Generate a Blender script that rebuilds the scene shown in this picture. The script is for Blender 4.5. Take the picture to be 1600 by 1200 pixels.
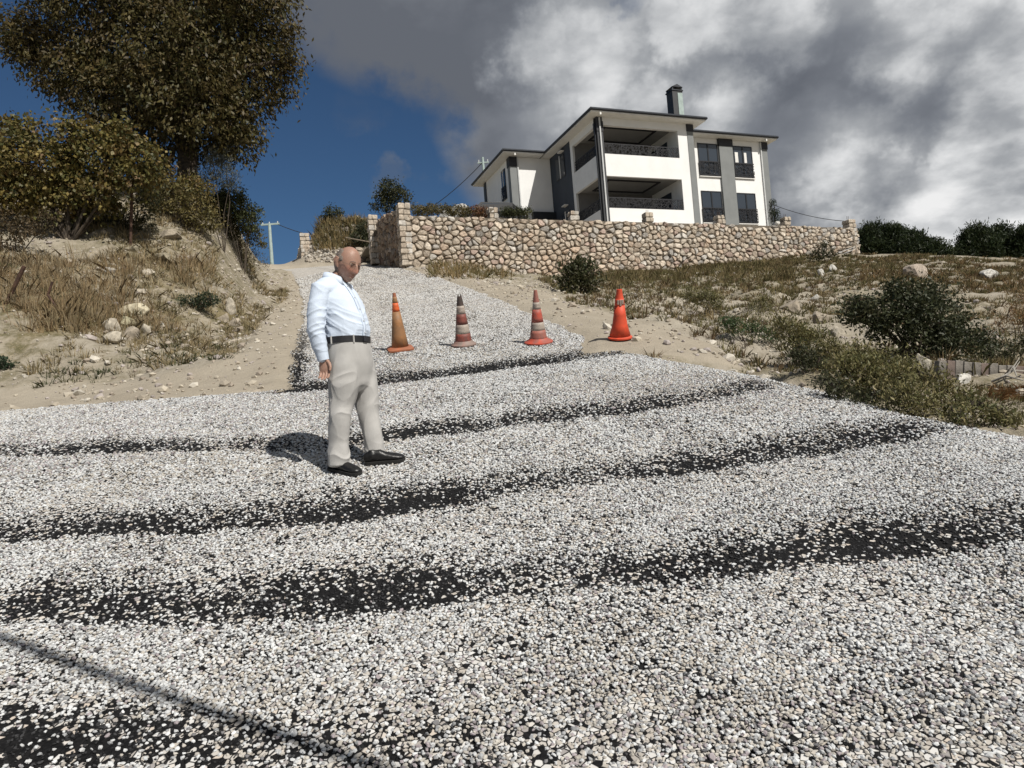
import bpy, bmesh, math, random
import numpy as np
from mathutils import Matrix, Vector
random.seed(7); rng = np.random.default_rng(11)
scene = bpy.context.scene
for o in list(bpy.data.objects): bpy.data.objects.remove(o)
COL = scene.collection
# ------------------------------------------------------------------ camera
F = 1080.; ROLL = math.radians(4.45); PITCH = math.radians(2.0); AZ = math.radians(20.4)
EYE = np.array([0, 0, 1.55])
cr, sr, cp, sp = math.cos(ROLL), math.sin(ROLL), math.cos(PITCH), math.sin(PITCH)
fw = Vector((0, cp, sp)); up = Vector((0, -sp, cp)); rt = Vector((1, 0, 0))
cx = rt*cr - up*sr; cy = rt*sr + up*cr; cz = -fw
cam = bpy.data.cameras.new('camera'); cam.sensor_width = 36; cam.lens = F/1600*36; cam.clip_end = 4000; cam.clip_start = .05
camo = bpy.data.objects.new('camera', cam); COL.objects.link(camo)
camo.matrix_world = Matrix(((cx.x, cy.x, cz.x, 0), (cx.y, cy.y, cz.y, 0), (cx.z, cy.z, cz.z, EYE[2]), (0, 0, 0, 1)))
scene.camera = camo
def ray(u, v):
    dx = u-800.; dy = 600.-v; x = dx*cr+dy*sr; y = -dx*sr+dy*cr
    return np.array([x, F*cp-y*sp, F*sp+y*cp])
def atY(u, v, Y):
    d = ray(u, v); return EYE+d*(Y/d[1])
# ------------------------------------------------------------------ light
SUN_EL = math.radians(47); SUN_H = math.radians(41)
sdir = Vector((math.sin(SUN_H)*math.cos(SUN_EL), -math.cos(SUN_H)*math.cos(SUN_EL), math.sin(SUN_EL)))
sun = bpy.data.lights.new('sun', 'SUN'); sun.energy = 5.0; sun.angle = math.radians(.53); sun.color = (1, .955, .88)
suno = bpy.data.objects.new('sun', sun); COL.objects.link(suno); suno.rotation_euler = sdir.to_track_quat('Z', 'Y').to_euler()
suno.location = (20, -20, 40)
world = bpy.data.worlds.new('World'); scene.world = world; world.use_nodes = True
class NT:
    def __init__(s, tree): s.t = tree; s.n = tree.nodes; s.l = tree.links
    def add(s, typ, ins=None, **kw):
        n = s.n.new(typ)
        for k, v in kw.items(): setattr(n, k, v)
        for k, v in (ins or {}).items(): s.set(n, k, v)
        return n
    def set(s, n, k, v):
        sk = n.inputs[k]
        if isinstance(v, bpy.types.NodeSocket): s.l.new(v, sk)
        elif isinstance(v, bpy.types.Node): s.l.new(v.outputs[0], sk)
        else:
            if isinstance(v, (tuple, list)) and len(v) == 3 and sk.type == 'RGBA': v = (*v, 1)
            sk.default_value = v
    def math(s, op, a, b=0., c=0., clamp=False):
        n = s.n.new('ShaderNodeMath'); n.operation = op; n.use_clamp = clamp
        s.set(n, 0, a); s.set(n, 1, b); s.set(n, 2, c); return n.outputs[0]
    def vmath(s, op, a, b=(0, 0, 0)):
        n = s.n.new('ShaderNodeVectorMath'); n.operation = op; s.set(n, 0, a); s.set(n, 1, b)
        return n.outputs['Value'] if op in ('DOT_PRODUCT', 'LENGTH', 'DISTANCE') else n.outputs[0]
    def mix(s, fac, a, b, bt='MIX'):
        n = s.n.new('ShaderNodeMix'); n.data_type = 'RGBA'; n.blend_type = bt
        s.set(n, 0, fac); s.set(n, 6, a); s.set(n, 7, b); return n.outputs[2]
    def noise(s, vec, scale, detail=4, rough=.55, dist=0.):
        n = s.n.new('ShaderNodeTexNoise'); n.inputs['Scale'].default_value = scale; n.inputs['Detail'].default_value = detail
        n.inputs['Roughness'].default_value = rough; n.inputs['Distortion'].default_value = dist
        if vec is not None: s.l.new(vec, n.inputs['Vector'])
        return n.outputs[0]
    def ramp(s, fac, stops, interp='LINEAR'):
        n = s.n.new('ShaderNodeValToRGB'); s.l.new(fac, n.inputs[0]); r = n.color_ramp; r.interpolation = interp
        while len(r.elements) < len(stops): r.elements.new(.5)
        for e, (p, c) in zip(r.elements, stops):
            e.position = p; e.color = (c, c, c, 1) if isinstance(c, (int, float)) else (*c, 1)
        return n.outputs[0]
    def mrange(s, v, a, b, c=0., d=1., smooth=True):
        n = s.n.new('ShaderNodeMapRange'); n.interpolation_type = 'SMOOTHSTEP' if smooth else 'LINEAR'
        s.set(n, 0, v); s.set(n, 1, a); s.set(n, 2, b); s.set(n, 3, c); s.set(n, 4, d); return n.outputs[0]
def build_world():
    for n in list(world.node_tree.nodes): world.node_tree.nodes.remove(n)
    w = NT(world.node_tree)
    sky = w.add('ShaderNodeTexSky', sky_type='NISHITA'); sky.sun_disc = False
    sky.sun_elevation = SUN_EL; sky.sun_rotation = math.atan2(sdir.x, sdir.y); sky.altitude = 900; sky.air_density = 1.; sky.dust_density = .3; sky.ozone_density = 3.
    d = w.add('ShaderNodeTexCoord').outputs['Generated']
    dn = w.vmath('NORMALIZE', d)
    sep = w.add('ShaderNodeSeparateXYZ', {0: dn})
    zz = w.math('ADD', w.math('MAXIMUM', sep.outputs[2], 0.), .36)
    com = w.add('ShaderNodeCombineXYZ', {0: w.math('DIVIDE', sep.outputs[0], zz), 1: w.math('DIVIDE', sep.outputs[1], zz), 2: 0.})
    pl = com.outputs[0]
    n1 = w.noise(pl, 1.9, 9, .56, .25)
    n2 = w.noise(w.vmath('ADD', pl, (7.3, 2.1, 4.)), 2.6, 6, .48, .1)
    warp = w.noise(w.vmath('ADD', dn, (3.1, 0, 0)), 5.0, 6, .6)
    def blob(u, v, rad, soft=.5):
        q = ray(u, v); q = q/np.linalg.norm(q)
        dist = w.vmath('DISTANCE', dn, tuple(q))
        dist = w.math('ADD', dist, w.math('MULTIPLY', w.math('SUBTRACT', warp, .5), .38))
        return w.mrange(dist, rad*1.35, rad*(1-soft)*.55)
    def blobs(lst):
        acc = None
        for b in lst:
            k = b[3] if len(b) > 3 else 1.
            x = w.math('MULTIPLY', blob(*b[:3]), k)
            acc = x if acc is None else w.math('MAXIMUM', acc, x)
        return acc
    # cover: a broad bank of cloud to the right and overhead, open blue to the left
    axis = w.vmath('DOT_PRODUCT', dn, (.80, -.25, .55))
    cov = w.math('ADD', w.math('MULTIPLY', w.math('SUBTRACT', n1, .5), 1.15), w.math('MULTIPLY', axis, 1.5))
    hole = blobs([(560, 250, .16, .5, .55), (430, 300, .22, .5, .9), (960, -25, .05, .5, .45), (1600, 300, .06, .5, .45), (60, 300, .3, .5, .8)])
    fill = blobs([(620, 90, .2, .6, .55), (760, 200, .15, .6, .55), (1300, 200, .5, .6, .5), (480, 30, .12, .6, .35)])
    cov = w.math('ADD', cov, w.math('SUBTRACT', fill, hole))
    alpha = w.mrange(cov, -.03, .36)
    wisp = w.math('MULTIPLY', blobs([(540, 165, .045, .6, .55), (700, 275, .03, .6, .45), (600, 262, .02, .6, .3)]), w.mrange(n2, .4, .68))
    alpha = w.math('MAXIMUM', alpha, wisp)
    # brightness of the cloud: grey undersides, white sunlit tops
    br = w.math('ADD', w.math('MULTIPLY', w.mrange(n2, .36, .70), .36), w.mrange(sep.outputs[0], -.14, .20, .13, .27))
    tops = blobs([(940, 95, .10, .6, 1.), (850, 85, .06, .6, .75), (1050, 70, .06, .6, .8), (1110, 30, .06, .6, .75), (1010, 150, .07, .6, .7), (1490, 240, .045, .6, .6), (1580, 130, .07, .6, .5),
                  (1300, 265, .09, .6, .38), (1400, 255, .05, .6, .4), (1500, 330, .09, .6, .38), (1230, 30, .07, .6, .45), (1420, 40, .08, .6, .5), (1120, 180, .08, .6, .45)])
    under = blobs([(600, 110, .26, .7, .8), (760, 230, .12, .7, .8), (1220, 110, .10, .7, .5), (1220, 300, .15, .7, .95), (1340, 335, .14, .7, .9), (1460, 345, .12, .7, .7), (1580, 330, .10, .7, .6), (1380, 130, .12, .7, .35)])
    detail = w.mrange(w.noise(w.vmath('ADD', pl, (1.7, 9., 0)), 7.0, 6, .52, .0), .3, .7)
    br = w.math('ADD', br, w.math('MULTIPLY', tops, w.math('ADD', w.math('MULTIPLY', detail, .55), .5)))
    br = w.math('SUBTRACT', br, w.math('MULTIPLY', under, .33))
    br = w.math('ADD', br, w.math('MULTIPLY', w.math('SUBTRACT', detail, .5), .12), clamp=True)
    cc = w.ramp(br, [(0., (.128, .140, .165)), (.22, (.205, .22, .248)), (.5, (.37, .385, .405)), (.8, (.66, .67, .68)), (1., (.86, .86, .86))])
    skyc = w.mix(1., sky.outputs[0], (.54, .72, .84), 'MULTIPLY')
    skyb = w.mix(1., skyc, (.062, .062, .062), 'MULTIPLY')
    fin = w.mix(alpha, skyb, cc)
    bg = w.add('ShaderNodeBackground', {0: fin, 1: 1.})
    w.add('ShaderNodeOutputWorld', {0: bg.outputs[0]})
    world.cycles.sampling_method = 'MANUAL'; world.cycles.sample_map_resolution = 512
build_world()
vs = scene.view_settings; vs.view_transform = 'Standard'; vs.look = 'None'; vs.exposure = 0; vs.gamma = 1
scene.cycles.max_bounces = 5; scene.cycles.diffuse_bounces = 2; scene.cycles.transmission_bounces = 4; scene.cycles.use_denoising = True
# ------------------------------------------------------------------ helpers
def tag(o, label=None, cat=None, group=None, kind=None):
    if label: o['label'] = label
    if cat: o['category'] = cat
    if group: o['group'] = group
    if kind: o['kind'] = kind
    return o
def empty(name, loc=(0, 0, 0), rz=0.):
    o = bpy.data.objects.new(name, None); COL.objects.link(o); o.location = loc; o.rotation_euler = (0, 0, rz); o.empty_display_size = .2; return o
def link(name, me, mat=None, parent=None):
    o = bpy.data.objects.new(name, me); COL.objects.link(o)
    if mat is not None and not me.materials: me.materials.append(mat)
    if parent is not None: o.parent = parent
    return o
def npmesh(name, V, faces, smooth=False, cols=None):
    """V (n,3); faces: (m,k) array or list of lists"""
    me = bpy.data.meshes.new(name); V = np.asarray(V, dtype=np.float32)
    if isinstance(faces, np.ndarray):
        m, k = faces.shape
        me.vertices.add(len(V)); me.vertices.foreach_set('co', V.ravel())
        me.loops.add(m*k); me.loops.foreach_set('vertex_index', faces.astype(np.int32).ravel())
        me.polygons.add(m); me.polygons.foreach_set('loop_start', np.arange(0, m*k, k, dtype=np.int32))
        me.update(calc_edges=True)
    else:
        me.from_pydata([tuple(map(float, v)) for v in V], [], [list(map(int, f)) for f in faces]); me.update()
    if smooth: me.polygons.foreach_set('use_smooth', np.ones(len(me.polygons), dtype=bool))
    if cols is not None:
        c = np.ones((len(V), 4), dtype=np.float32); c[:, :3] = cols
        a = me.attributes.new('col', 'FLOAT_COLOR', 'POINT'); a.data.foreach_set('color', c.ravel())
    return me
class MB:
    def __init__(s): s.v = []; s.f = []; s.c = []
    def box(s, x0, x1, y0, y1, z0, z1):
        b = len(s.v); s.v += [(x, y, z) for z in (z0, z1) for x, y in ((x0, y0), (x1, y0), (x1, y1), (x0, y1))]
        s.f += [[b+i for i in f] for f in ((3, 2, 1, 0), (4, 5, 6, 7), (0, 1, 5, 4), (1, 2, 6, 5), (2, 3, 7, 6), (3, 0, 4, 7))]; return s
    def bar(s, p, q, w, h=None):
        p = Vector(p); q = Vector(q); d = (q-p); h = h or w
        zx = d.normalized(); a = zx.cross(Vector((0, 0, 1)))
        if a.length < 1e-3: a = Vector((1, 0, 0))
        a.normalize(); c = zx.cross(a); b = len(s.v)
        for e in (p, q):
            for i, j in ((-1, -1), (1, -1), (1, 1), (-1, 1)): s.v.append(tuple(e+a*i*w/2+c*j*h/2))
        s.f += [[b+i for i in f] for f in ((3, 2, 1, 0), (4, 5, 6, 7), (0, 1, 5, 4), (1, 2, 6, 5), (2, 3, 7, 6), (3, 0, 4, 7))]; return s
    def tube(s, pts, rad, n=8, cap=True):
        pts = [Vector(p) for p in pts]
        if not hasattr(rad, '__len__'): rad = [rad]*len(pts)
        base = len(s.v); A = None
        for i, p in enumerate(pts):
            t = (pts[min(i+1, len(pts)-1)]-pts[max(i-1, 0)]).normalized()
            if A is None:
                A = t.cross(Vector((.123, .31, .94)));
                if A.length < .05: A = t.cross(Vector((1, 0, 0)))
            A = (A-t*A.dot(t)).normalized(); B = t.cross(A)
            for k in range(n):
                an = 2*math.pi*k/n; s.v.append(tuple(p+(A*math.cos(an)+B*math.sin(an))*rad[i]))
        for i in range(len(pts)-1):
            for k in range(n):
                a = base+i*n+k; b = base+i*n+(k+1) % n; s.f.append([a, b, b+n, a+n])
        if cap: s.f.append([base+k for k in range(n)][::-1]); s.f.append([base+(len(pts)-1)*n+k for k in range(n)])
        return s
    def lathe(s, prof, n=28, cap=True):
        b = len(s.v)
        for r, z in prof:
            for k in range(n): an = 2*math.pi*k/n; s.v.append((r*math.cos(an), r*math.sin(an), z))
        for i in range(len(prof)-1):
            for k in range(n): a = b+i*n+k; c = b+i*n+(k+1) % n; s.f.append([a, c, c+n, a+n])
        if cap: s.f.append([b+k for k in range(n)][::-1]); s.f.append([b+(len(prof)-1)*n+k for k in range(n)])
        return s
    def quad(s, *p):
        b = len(s.v); s.v += [tuple(q) for q in p]; s.f.append(list(range(b, b+len(p)))); return s
    def build(s, name, mat, parent=None, smooth=False, bevel=0.):
        me = bpy.data.meshes.new(name); me.from_pydata([tuple(map(float, v)) for v in s.v], [], s.f); me.update()
        if smooth:
            for p in me.polygons: p.use_smooth = True
        o = link(name, me, mat, parent)
        if smooth: 
            try: me.set_sharp_from_angle(angle=math.radians(40))
            except Exception: pass
        if bevel:
            m = o.modifiers.new('bevel', 'BEVEL'); m.width = bevel; m.segments = 2; m.limit_method = 'ANGLE'
        return o
# vectorised value noise
_P = rng.random(65536)
def _h(i, j, k): return _P[(i*73856093 ^ j*19349663 ^ k*83492791) & 65535]
def vnoise(x, y, z=0.):
    x, y, z = np.broadcast_arrays(np.asarray(x, float), np.asarray(y, float), np.asarray(z, float))
    i, j, k = (np.floor(q).astype(np.int64) for q in (x, y, z)); a, b, c = x-i, y-j, z-k
    a, b, c = (q*q*(3-2*q) for q in (a, b, c))
    r = 0
    for di in (0, 1):
        for dj in (0, 1):
            for dk in (0, 1):
                r = r+_h(i+di, j+dj, k+dk)*(a if di else 1-a)*(b if dj else 1-b)*(c if dk else 1-c)
    return r*2-1
def fbm(x, y, z=0., o=4, g=.5):
    r = 0; am = 1
    for i in range(o): r = r+am*vnoise(np.asarray(x)*2**i+i*17.3, np.asarray(y)*2**i-i*9.1, np.asarray(z)*2**i); am *= g
    return r
# ------------------------------------------------------------------ terrain height
TP = [(0, 0, 0), (-6, 0, .05), (6, 0, -.05), (0, -8, -1.2), (-20, -8, -.8), (20, -8, -1.9), (-14, 3, .75), (-30, 4, 1.6), (0, -30, -4), (-30, -30, -3), (40, -30, -5.5), (0, 2.2, .42), (-2.5, 2.2, .42), (2.5, 2.2, .40),
      (-14, 8.4, 2.05), (-24, 8.6, 2.3)]
for u, v, Y in [(560, 732, 5.1), (100, 760, 5.1), (1100, 690, 5.2), (700, 580, 8.5), (450, 610, 8.2), (950, 552, 8.8), (80, 640, 8.3), (1250, 600, 6.8), (1420, 650, 5.9), (1600, 690, 5.1), (1100, 572, 8.0),
                (625, 550, 10), (725, 543, 10), (842, 540, 10), (969, 531, 10), (740, 455, 18.3), (500, 455, 18.3), (620, 418, 32.5), (500, 410, 45), (450, 410, 45), (590, 410, 43),
                (500, 433, 30), (452, 437, 30), (570, 428, 30), (500, 424, 36), (455, 428, 36), (570, 419, 36), (640, 430, 27), (442, 455, 24), (449, 442, 28), (500, 440, 26), (560, 437, 26)  , (408, 378, 26), (432, 425, 26), (425, 448, 22.5), (0, 592, 10.5), (200, 562, 11.4), (330, 522, 14), (430, 470, 20), (453, 432, 32),
                (0, 480, 12.2), (110, 500, 12.2), (0, 400, 14.2), (200, 470, 13.5), (200, 390, 16), (330, 440, 16), (300, 340, 19), (385, 350, 22), (405, 420, 21), (424, 398, 31), (250, 300, 22), (100, 330, 18), (-250, 420, 12), (-250, 330, 17),
                (640, 412, 32), (780, 427, 33.6), (870, 433, 34.6), (960, 427, 35.8), (1060, 420, 37.2), (1180, 410, 39), (1300, 400, 41), (1000, 480, 17), (880, 450, 22), (1060, 530, 11), (1060, 450, 24), (1180, 470, 19),
                (1250, 500, 14.5), (1200, 560, 9.6), (1400, 450, 23), (1480, 403, 38), (1600, 408, 36), (1600, 500, 14.5), (1600, 575, 9.6), (1460, 572, 9.6), (1400, 635, 6.9), (1560, 650, 6.8), (1600, 640, 7.2), (1320, 520, 13)]:
    TP.append(tuple(atY(u, v, Y)))
TP += [tuple(atY(*q)) for q in ((440, 414, 40), (425, 412, 46), (395, 412, 52), (450, 416, 56), (540, 416, 58), (385, 378, 34), (330, 352, 32), (300, 352, 42), (180, 350, 40), (418, 404, 36))]
TP += [(-45, 15, 9), (-40, 60, 11.5), (0, 62, 12.5), (20, 60, 11.5), (45, 55, 7.5), (50, 30, 4.5), (45, 12, .8), (25, 4, -.2), (-30, 110, 9), (30, 110, 7), (90, 60, 2), (90, 100, 0), (-90, 60, 10), (-90, 0, 4), (90, 0, -4)]
TP = np.array(TP)
_sc = .05
def _K(r2): return .5*r2*np.log(r2+1e-9)
_n = len(TP); _A = np.zeros((_n+3, _n+3)); _xy = TP[:, :2]*_sc
_A[:_n, :_n] = _K(((_xy[:, None]-_xy[None])**2).sum(-1))+np.eye(_n)*4e-4
_A[:_n, _n] = 1; _A[:_n, _n+1:] = _xy; _A[_n, :_n] = 1; _A[_n+1:, :_n] = _xy.T
_w = np.linalg.solve(_A, np.r_[TP[:, 2], 0, 0, 0])
def ss(a, b, x): t = np.clip((x-a)/(b-a), 0, 1); return t*t*(3-2*t)
_LP = np.array([(8.2, 1.99), (10, 2.49), (18.3, 4.73), (26, 6.81), (32.5, 8.57), (40, 10.55), (44, 11.55), (47, 12.05), (60, 12.3)])
def lane_z(x, y): return np.interp(np.asarray(y, float)+0*np.asarray(x, float), _LP[:, 0], _LP[:, 1])
def _edge(lst, tail):
    P = []
    for u, v in lst:
        d = ray(u, v); Y = np.geomspace(5, 60, 1500); q = EYE+d[None]*(Y/d[1])[:, None]; i = int(np.argmax(q[:, 2] < lane_z(q[:, 0], q[:, 1]))); P.append(q[i, :2])
    P = np.array(P+tail); return P[np.argsort(P[:, 1])]
_hl = _edge([(446, 611), (452, 585), (462, 555), (470, 530), (478, 500), (476, 470), (468, 445), (455, 424), (446, 415)], [[-16.5, 48], [-27, 58], [-34, 62]])
_hr = _edge([(948, 553), (905, 530), (860, 507), (800, 481), (740, 456), (680, 434), (640, 424), (604, 417)], [[-11.5, 48], [-19, 58], [-26, 62]])
def base_z(x, y):
    x = np.atleast_1d(np.asarray(x, float)); y = np.atleast_1d(np.asarray(y, float)); sh = np.broadcast(x, y).shape
    x, y = np.broadcast_to(x, sh).ravel(), np.broadcast_to(y, sh).ravel(); out = np.empty(x.size)
    for s in range(0, x.size, 40000):
        q = np.stack([x[s:s+40000], y[s:s+40000]], 1)*_sc
        r2 = ((q[:, None]-_xy[None])**2).sum(-1); out[s:s+40000] = _K(r2)@_w[:_n]+_w[_n]+q@_w[_n+1:]
    # rubble bank beyond the gate
    bx, by = atY(556, 380, 57)[:2]
    bm_ = ss(1.25, .35, np.hypot((x-bx)/4.2, (y-by)/7.)); out += bm_*(3.6+.5*fbm(x*.8, y*.8, 2., 3))
    lm = ss(2.6, .7, np.maximum(np.interp(y, _hl[:, 1], _hl[:, 0])-x, x-np.interp(y, _hr[:, 1], _hr[:, 0])))*ss(8.4, 10.2, y)*ss(49.5, 46, y); out = out*(1-lm)+lane_z(x, y)*lm
    far = ss(90, 200, np.hypot(x, y-20)); out = out*(1-far)+(-4.)*far
    return out.reshape(sh)
def rhit(u, v, fn=None, y0=1.5, y1=70):
    d = ray(u, v); Y = np.geomspace(y0, y1, 900); P = EYE+d[None]*(Y/d[1])[:, None]
    g = (fn or ground_z)(P[:, 0], P[:, 1]); below = np.nonzero(P[:, 2] < g)[0]
    if len(below) == 0: return None
    i = below[0]; i0 = max(i-1, 0); a, b = P[i0], P[i]; ga = a[2]-g[i0]; gb = b[2]-g[i]
    t = ga/(ga-gb) if ga != gb else 0; return a+(b-a)*np.clip(t, 0, 1)
# road outlines from the photo
def hits(lst): return np.array([rhit(u, v, base_z)[:2] for u, v in lst])
_re = hits([(1600, 690), (1500, 667), (1400, 648), (1280, 615), (1200, 598), (1080, 573), (975, 552)])
_re = np.vstack([[[9.5, -9], [7.0, 0], [5.2, 3.2]], _re]); _re = _re[np.argsort(_re[:, 1])]
_fe = hits([(0, 646), (150, 634), (300, 624), (450, 611), (700, 580), (860, 562), (975, 551)]); _fe = _fe[np.argsort(_fe[:, 0])]
_fe = np.vstack([[[-30, _fe[0, 1]+.4], [-14, _fe[0, 1]+.05]], _fe])
def far_y(x): return np.interp(x, _fe[:, 0], _fe[:, 1])+.05*vnoise(np.asarray(x)*2.2, 3.)+.03*vnoise(np.asarray(x)*9., 7.)
def right_x(y): return np.interp(y, _re[:, 1], _re[:, 0])+.1*vnoise(np.asarray(y)*1.8, 5.)+.05*vnoise(np.asarray(y)*8, 1.)
def hill_l(y): return np.interp(y, _hl[:, 1], _hl[:, 0])+.06*vnoise(np.asarray(y)*1.7, 2.)+.03*vnoise(np.asarray(y)*8, 2.)
def hill_r(y): return np.interp(y, _hr[:, 1], _hr[:, 0])+.06*vnoise(np.asarray(y)*1.7, 9.)+.03*vnoise(np.asarray(y)*8, 9.)
def on_main(x, y, m=0.): return (y < far_y(x)+m) & (x < right_x(y)+m)
def on_hill(x, y, m=0.): return (y >= far_y(x)-.3) & (x > hill_l(y)-m) & (x < hill_r(y)+m)
def track_mask(x, y):
    """bare rolled earth beside the road"""
    dl = hill_l(y)-x; dr = x-hill_r(y); far = y-far_y(x)
    wl = np.interp(y, [8, 10, 12, 16, 22, 40], [14, 9, 2.4, 1.0, .5, .25]); wr = np.interp(y, [8, 9, 12, 18, 26, 40], [2.6, 2.2, 1.6, 2.2, 2.0, .8])
    left = ss(1.15, .75, dl/wl)*(dl > -.5); lefty = np.where(dl > 1., ss(2.5, 1.4, far+.12*(dl-1)), 1.)
    right = ss(1.15, .7, dr/wr)*(dr > -.5)*(x > hill_l(y))
    m = np.where(dl > -.2, left*lefty, np.where(dr > -.2, right, 1.))
    m = np.where(far < 0, np.where(x > right_x(y), ss(.45, .1, x-right_x(y)), 1.), m)
    return np.clip(m, 0, 1)
def ground_z(x, y):
    x = np.atleast_1d(np.asarray(x, float)); y = np.atleast_1d(np.asarray(y, float))
    z = base_z(x, y); tm = track_mask(x, y); d = np.hypot(x, y)
    am = (1-tm*.92); near = ss(140, 60, d)
    z = z+near*am*(.16*fbm(x*.7, y*.7, 1., 3)+.06*fbm(x*2.6, y*2.6, 4., 3)+.025*vnoise(x*8.5, y*8.5, 2.))+.008*vnoise(x*5, y*5, 8.)
    mn = on_main(x, y, .25) | on_hill(x, y, .15)
    return z-np.where(mn, .05, 0.)
# ------------------------------------------------------------------ materials
def newmat(name):
    m = bpy.data.materials.new(name); m.use_nodes = True; t = NT(m.node_tree)
    for n in list(t.n): t.n.remove(n)
    b = t.add('ShaderNodeBsdfPrincipled'); o = t.add('ShaderNodeOutputMaterial', {0: b.outputs[0]}); return m, t, b, o
def pos(t): return t.add('ShaderNodeNewGeometry').outputs['Position']
def objc(t): return t.add('ShaderNodeTexCoord').outputs['Object']
def bump(t, b, h, strength=.4, dist=.02):
    n = t.add('ShaderNodeBump', {'Height': h, 'Strength': strength, 'Distance': dist}); t.set(b, 'Normal', n.outputs[0])
def simple(name, c, rough=.6, var=.12, scale=6., metal=0., bmp=0., c2=None, spec=.4, bscale=None):
    m, t, b, o = newmat(name); p = objc(t)
    n = t.noise(p, scale, 6, .6)
    c2 = c2 or tuple(x*(1-var*2) for x in c)
    t.set(b, 'Base Color', t.mix(t.mrange(n, .3, .72), tuple(min(1, x*(1+var*.5)) for x in c), c2))
    b.inputs['Roughness'].default_value = rough; b.inputs['Metallic'].default_value = metal; b.inputs['Specular IOR Level'].default_value = spec
    if bmp: bump(t, b, t.noise(p, bscale or scale*6, 5, .6), bmp, .01)
    return m
def attrmat(name, rough=.7, trans=0., bmp=0., scale=20., spec=.3, itype='GEOMETRY', mul=.35):
    m, t, b, o = newmat(name)
    a = t.add('ShaderNodeAttribute', attribute_name='col', attribute_type=itype).outputs['Color']
    p = objc(t); n = t.noise(p, scale, 4, .6)
    c = t.mix(1., a, t.mix(t.mrange(n, .25, .75), (1+mul*.4,)*3, (1-mul,)*3), 'MULTIPLY')
    t.set(b, 'Base Color', c); b.inputs['Roughness'].default_value = rough; b.inputs['Specular IOR Level'].default_value = spec
    if bmp: bump(t, b, n, bmp, .02)
    if trans:
        tr = t.add('ShaderNodeBsdfTranslucent', {0: c}); mx = t.add('ShaderNodeMixShader', {0: trans, 1: b.outputs[0], 2: tr.outputs[0]}); t.l.new(mx.outputs[0], o.inputs[0])
    return m
def mat_ground():
    m, t, b, o = newmat('earth'); p = pos(t)
    tk = t.add('ShaderNodeAttribute', attribute_name='track').outputs['Fac']
    gr = t.add('ShaderNodeAttribute', attribute_name='grass').outputs['Fac']
    n1 = t.noise(p, .55, 6, .6); n2 = t.noise(p, 5., 8, .65); n3 = t.noise(p, 30., 6, .7)
    soil = t.mix(t.mrange(n1, .35, .65), (.33, .295, .24), (.43, .39, .325))
    soil = t.mix(t.mrange(n2, .46, .76), soil, (.235, .20, .155))
    soil = t.mix(t.mrange(n3, .60, .75), soil, (.47, .43, .36))
    track = t.mix(t.mrange(t.noise(p, 1.1, 7, .6, .5), .35, .7), (.365, .322, .256), (.31, .27, .212))
    track = t.mix(t.mrange(n3, .55, .8), track, (.44, .385, .30))
    turf = t.mix(t.mrange(n2, .35, .65), (.175, .14, .078), (.10, .092, .045))
    turf = t.mix(t.mrange(n3, .45, .75), turf, (.27, .215, .13))
    gm = t.math('MULTIPLY', gr, t.mrange(t.math('ADD', n1, t.math('MULTIPLY', n2, .5)), .55, .85))
    c = t.mix(gm, soil, turf); tm = t.mrange(t.math('ADD', tk, t.math('MULTIPLY', t.math('SUBTRACT', n2, .5), .5)), .3, .75)
    c = t.mix(tm, c, track)
    t.set(b, 'Base Color', c); b.inputs['Roughness'].default_value = .95; b.inputs['Specular IOR Level'].default_value = .15
    h = t.math('ADD', t.math('MULTIPLY', n3, .5), n2); bump(t, b, h, .8, .05); return m
def mat_road(name, tone=1.):
    """bitumen with pressed-in chippings; the strips where the bitumen shows are laid by the 'tar' attribute"""
    m, t, b, o = newmat(name); p = pos(t)
    tar = t.add('ShaderNodeAttribute', attribute_name='tar').outputs['Fac']
    pale = t.add('ShaderNodeAttribute', attribute_name='pale').outputs['Fac']
    v = t.add('ShaderNodeTexVoronoi', {'Vector': p, 'Scale': 42.}); v2 = t.add('ShaderNodeTexVoronoi', {'Vector': p, 'Scale': 42.}, feature='DISTANCE_TO_EDGE')
    rnd = t.add('ShaderNodeSeparateColor', {0: v.outputs['Color']})
    st = t.ramp(rnd.outputs[0], [(0., (.30, .28, .27)), (.25, (.44, .40, .35)), (.5, (.56, .545, .52)), (.8, (.63, .62, .60)), (1., (.52, .45, .38))])
    gap = t.mrange(v2.outputs['Distance'], .02, .14)
    lost = t.math('GREATER_THAN', rnd.outputs[1], t.math('SUBTRACT', .80, t.math('MULTIPLY', tar, .78)))
    bit = t.mix(t.mrange(t.noise(p, 60, 4), .3, .7), (.006, .006, .0065), (.014, .0135, .014))
    c = t.mix(t.math('MULTIPLY', gap, t.math('SUBTRACT', 1., lost)), bit, st)
    dust = t.mix(t.mrange(t.noise(p, 2.2, 6, .6), .3, .7), (.40, .37, .325), (.485, .455, .405))
    c = t.mix(t.math('MULTIPLY', pale, .82), c, t.mix(t.math('MULTIPLY', tar, .8), t.mix(.45, dust, st), (.20, .185, .165)))
    t.set(b, 'Base Color', c); b.inputs['Roughness'].default_value = .85; b.inputs['Specular IOR Level'].default_value = .15
    bump(t, b, t.math('MULTIPLY', gap, rnd.outputs[2]), .7, .012); return m
M = {}
M['earth'] = mat_ground(); M['road'] = mat_road('bitumen_road'); M['hill'] = M['road']
M['chip'] = attrmat('chippings', .75, 0, 0, 90., .25, 'INSTANCER', .25)
M['leaf'] = attrmat('leaf', .55, .22, 0, 3., .3, mul=.2)
M['grass'] = attrmat('dry_grass', .75, .15, 0, 3., .15, mul=.15)
M['stone'] = attrmat('rubble_stone', .9, 0, .7, 9., .2, mul=.38)
M['rock'] = attrmat('limestone', .92, 0, .8, 14., .2, mul=.42)
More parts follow.
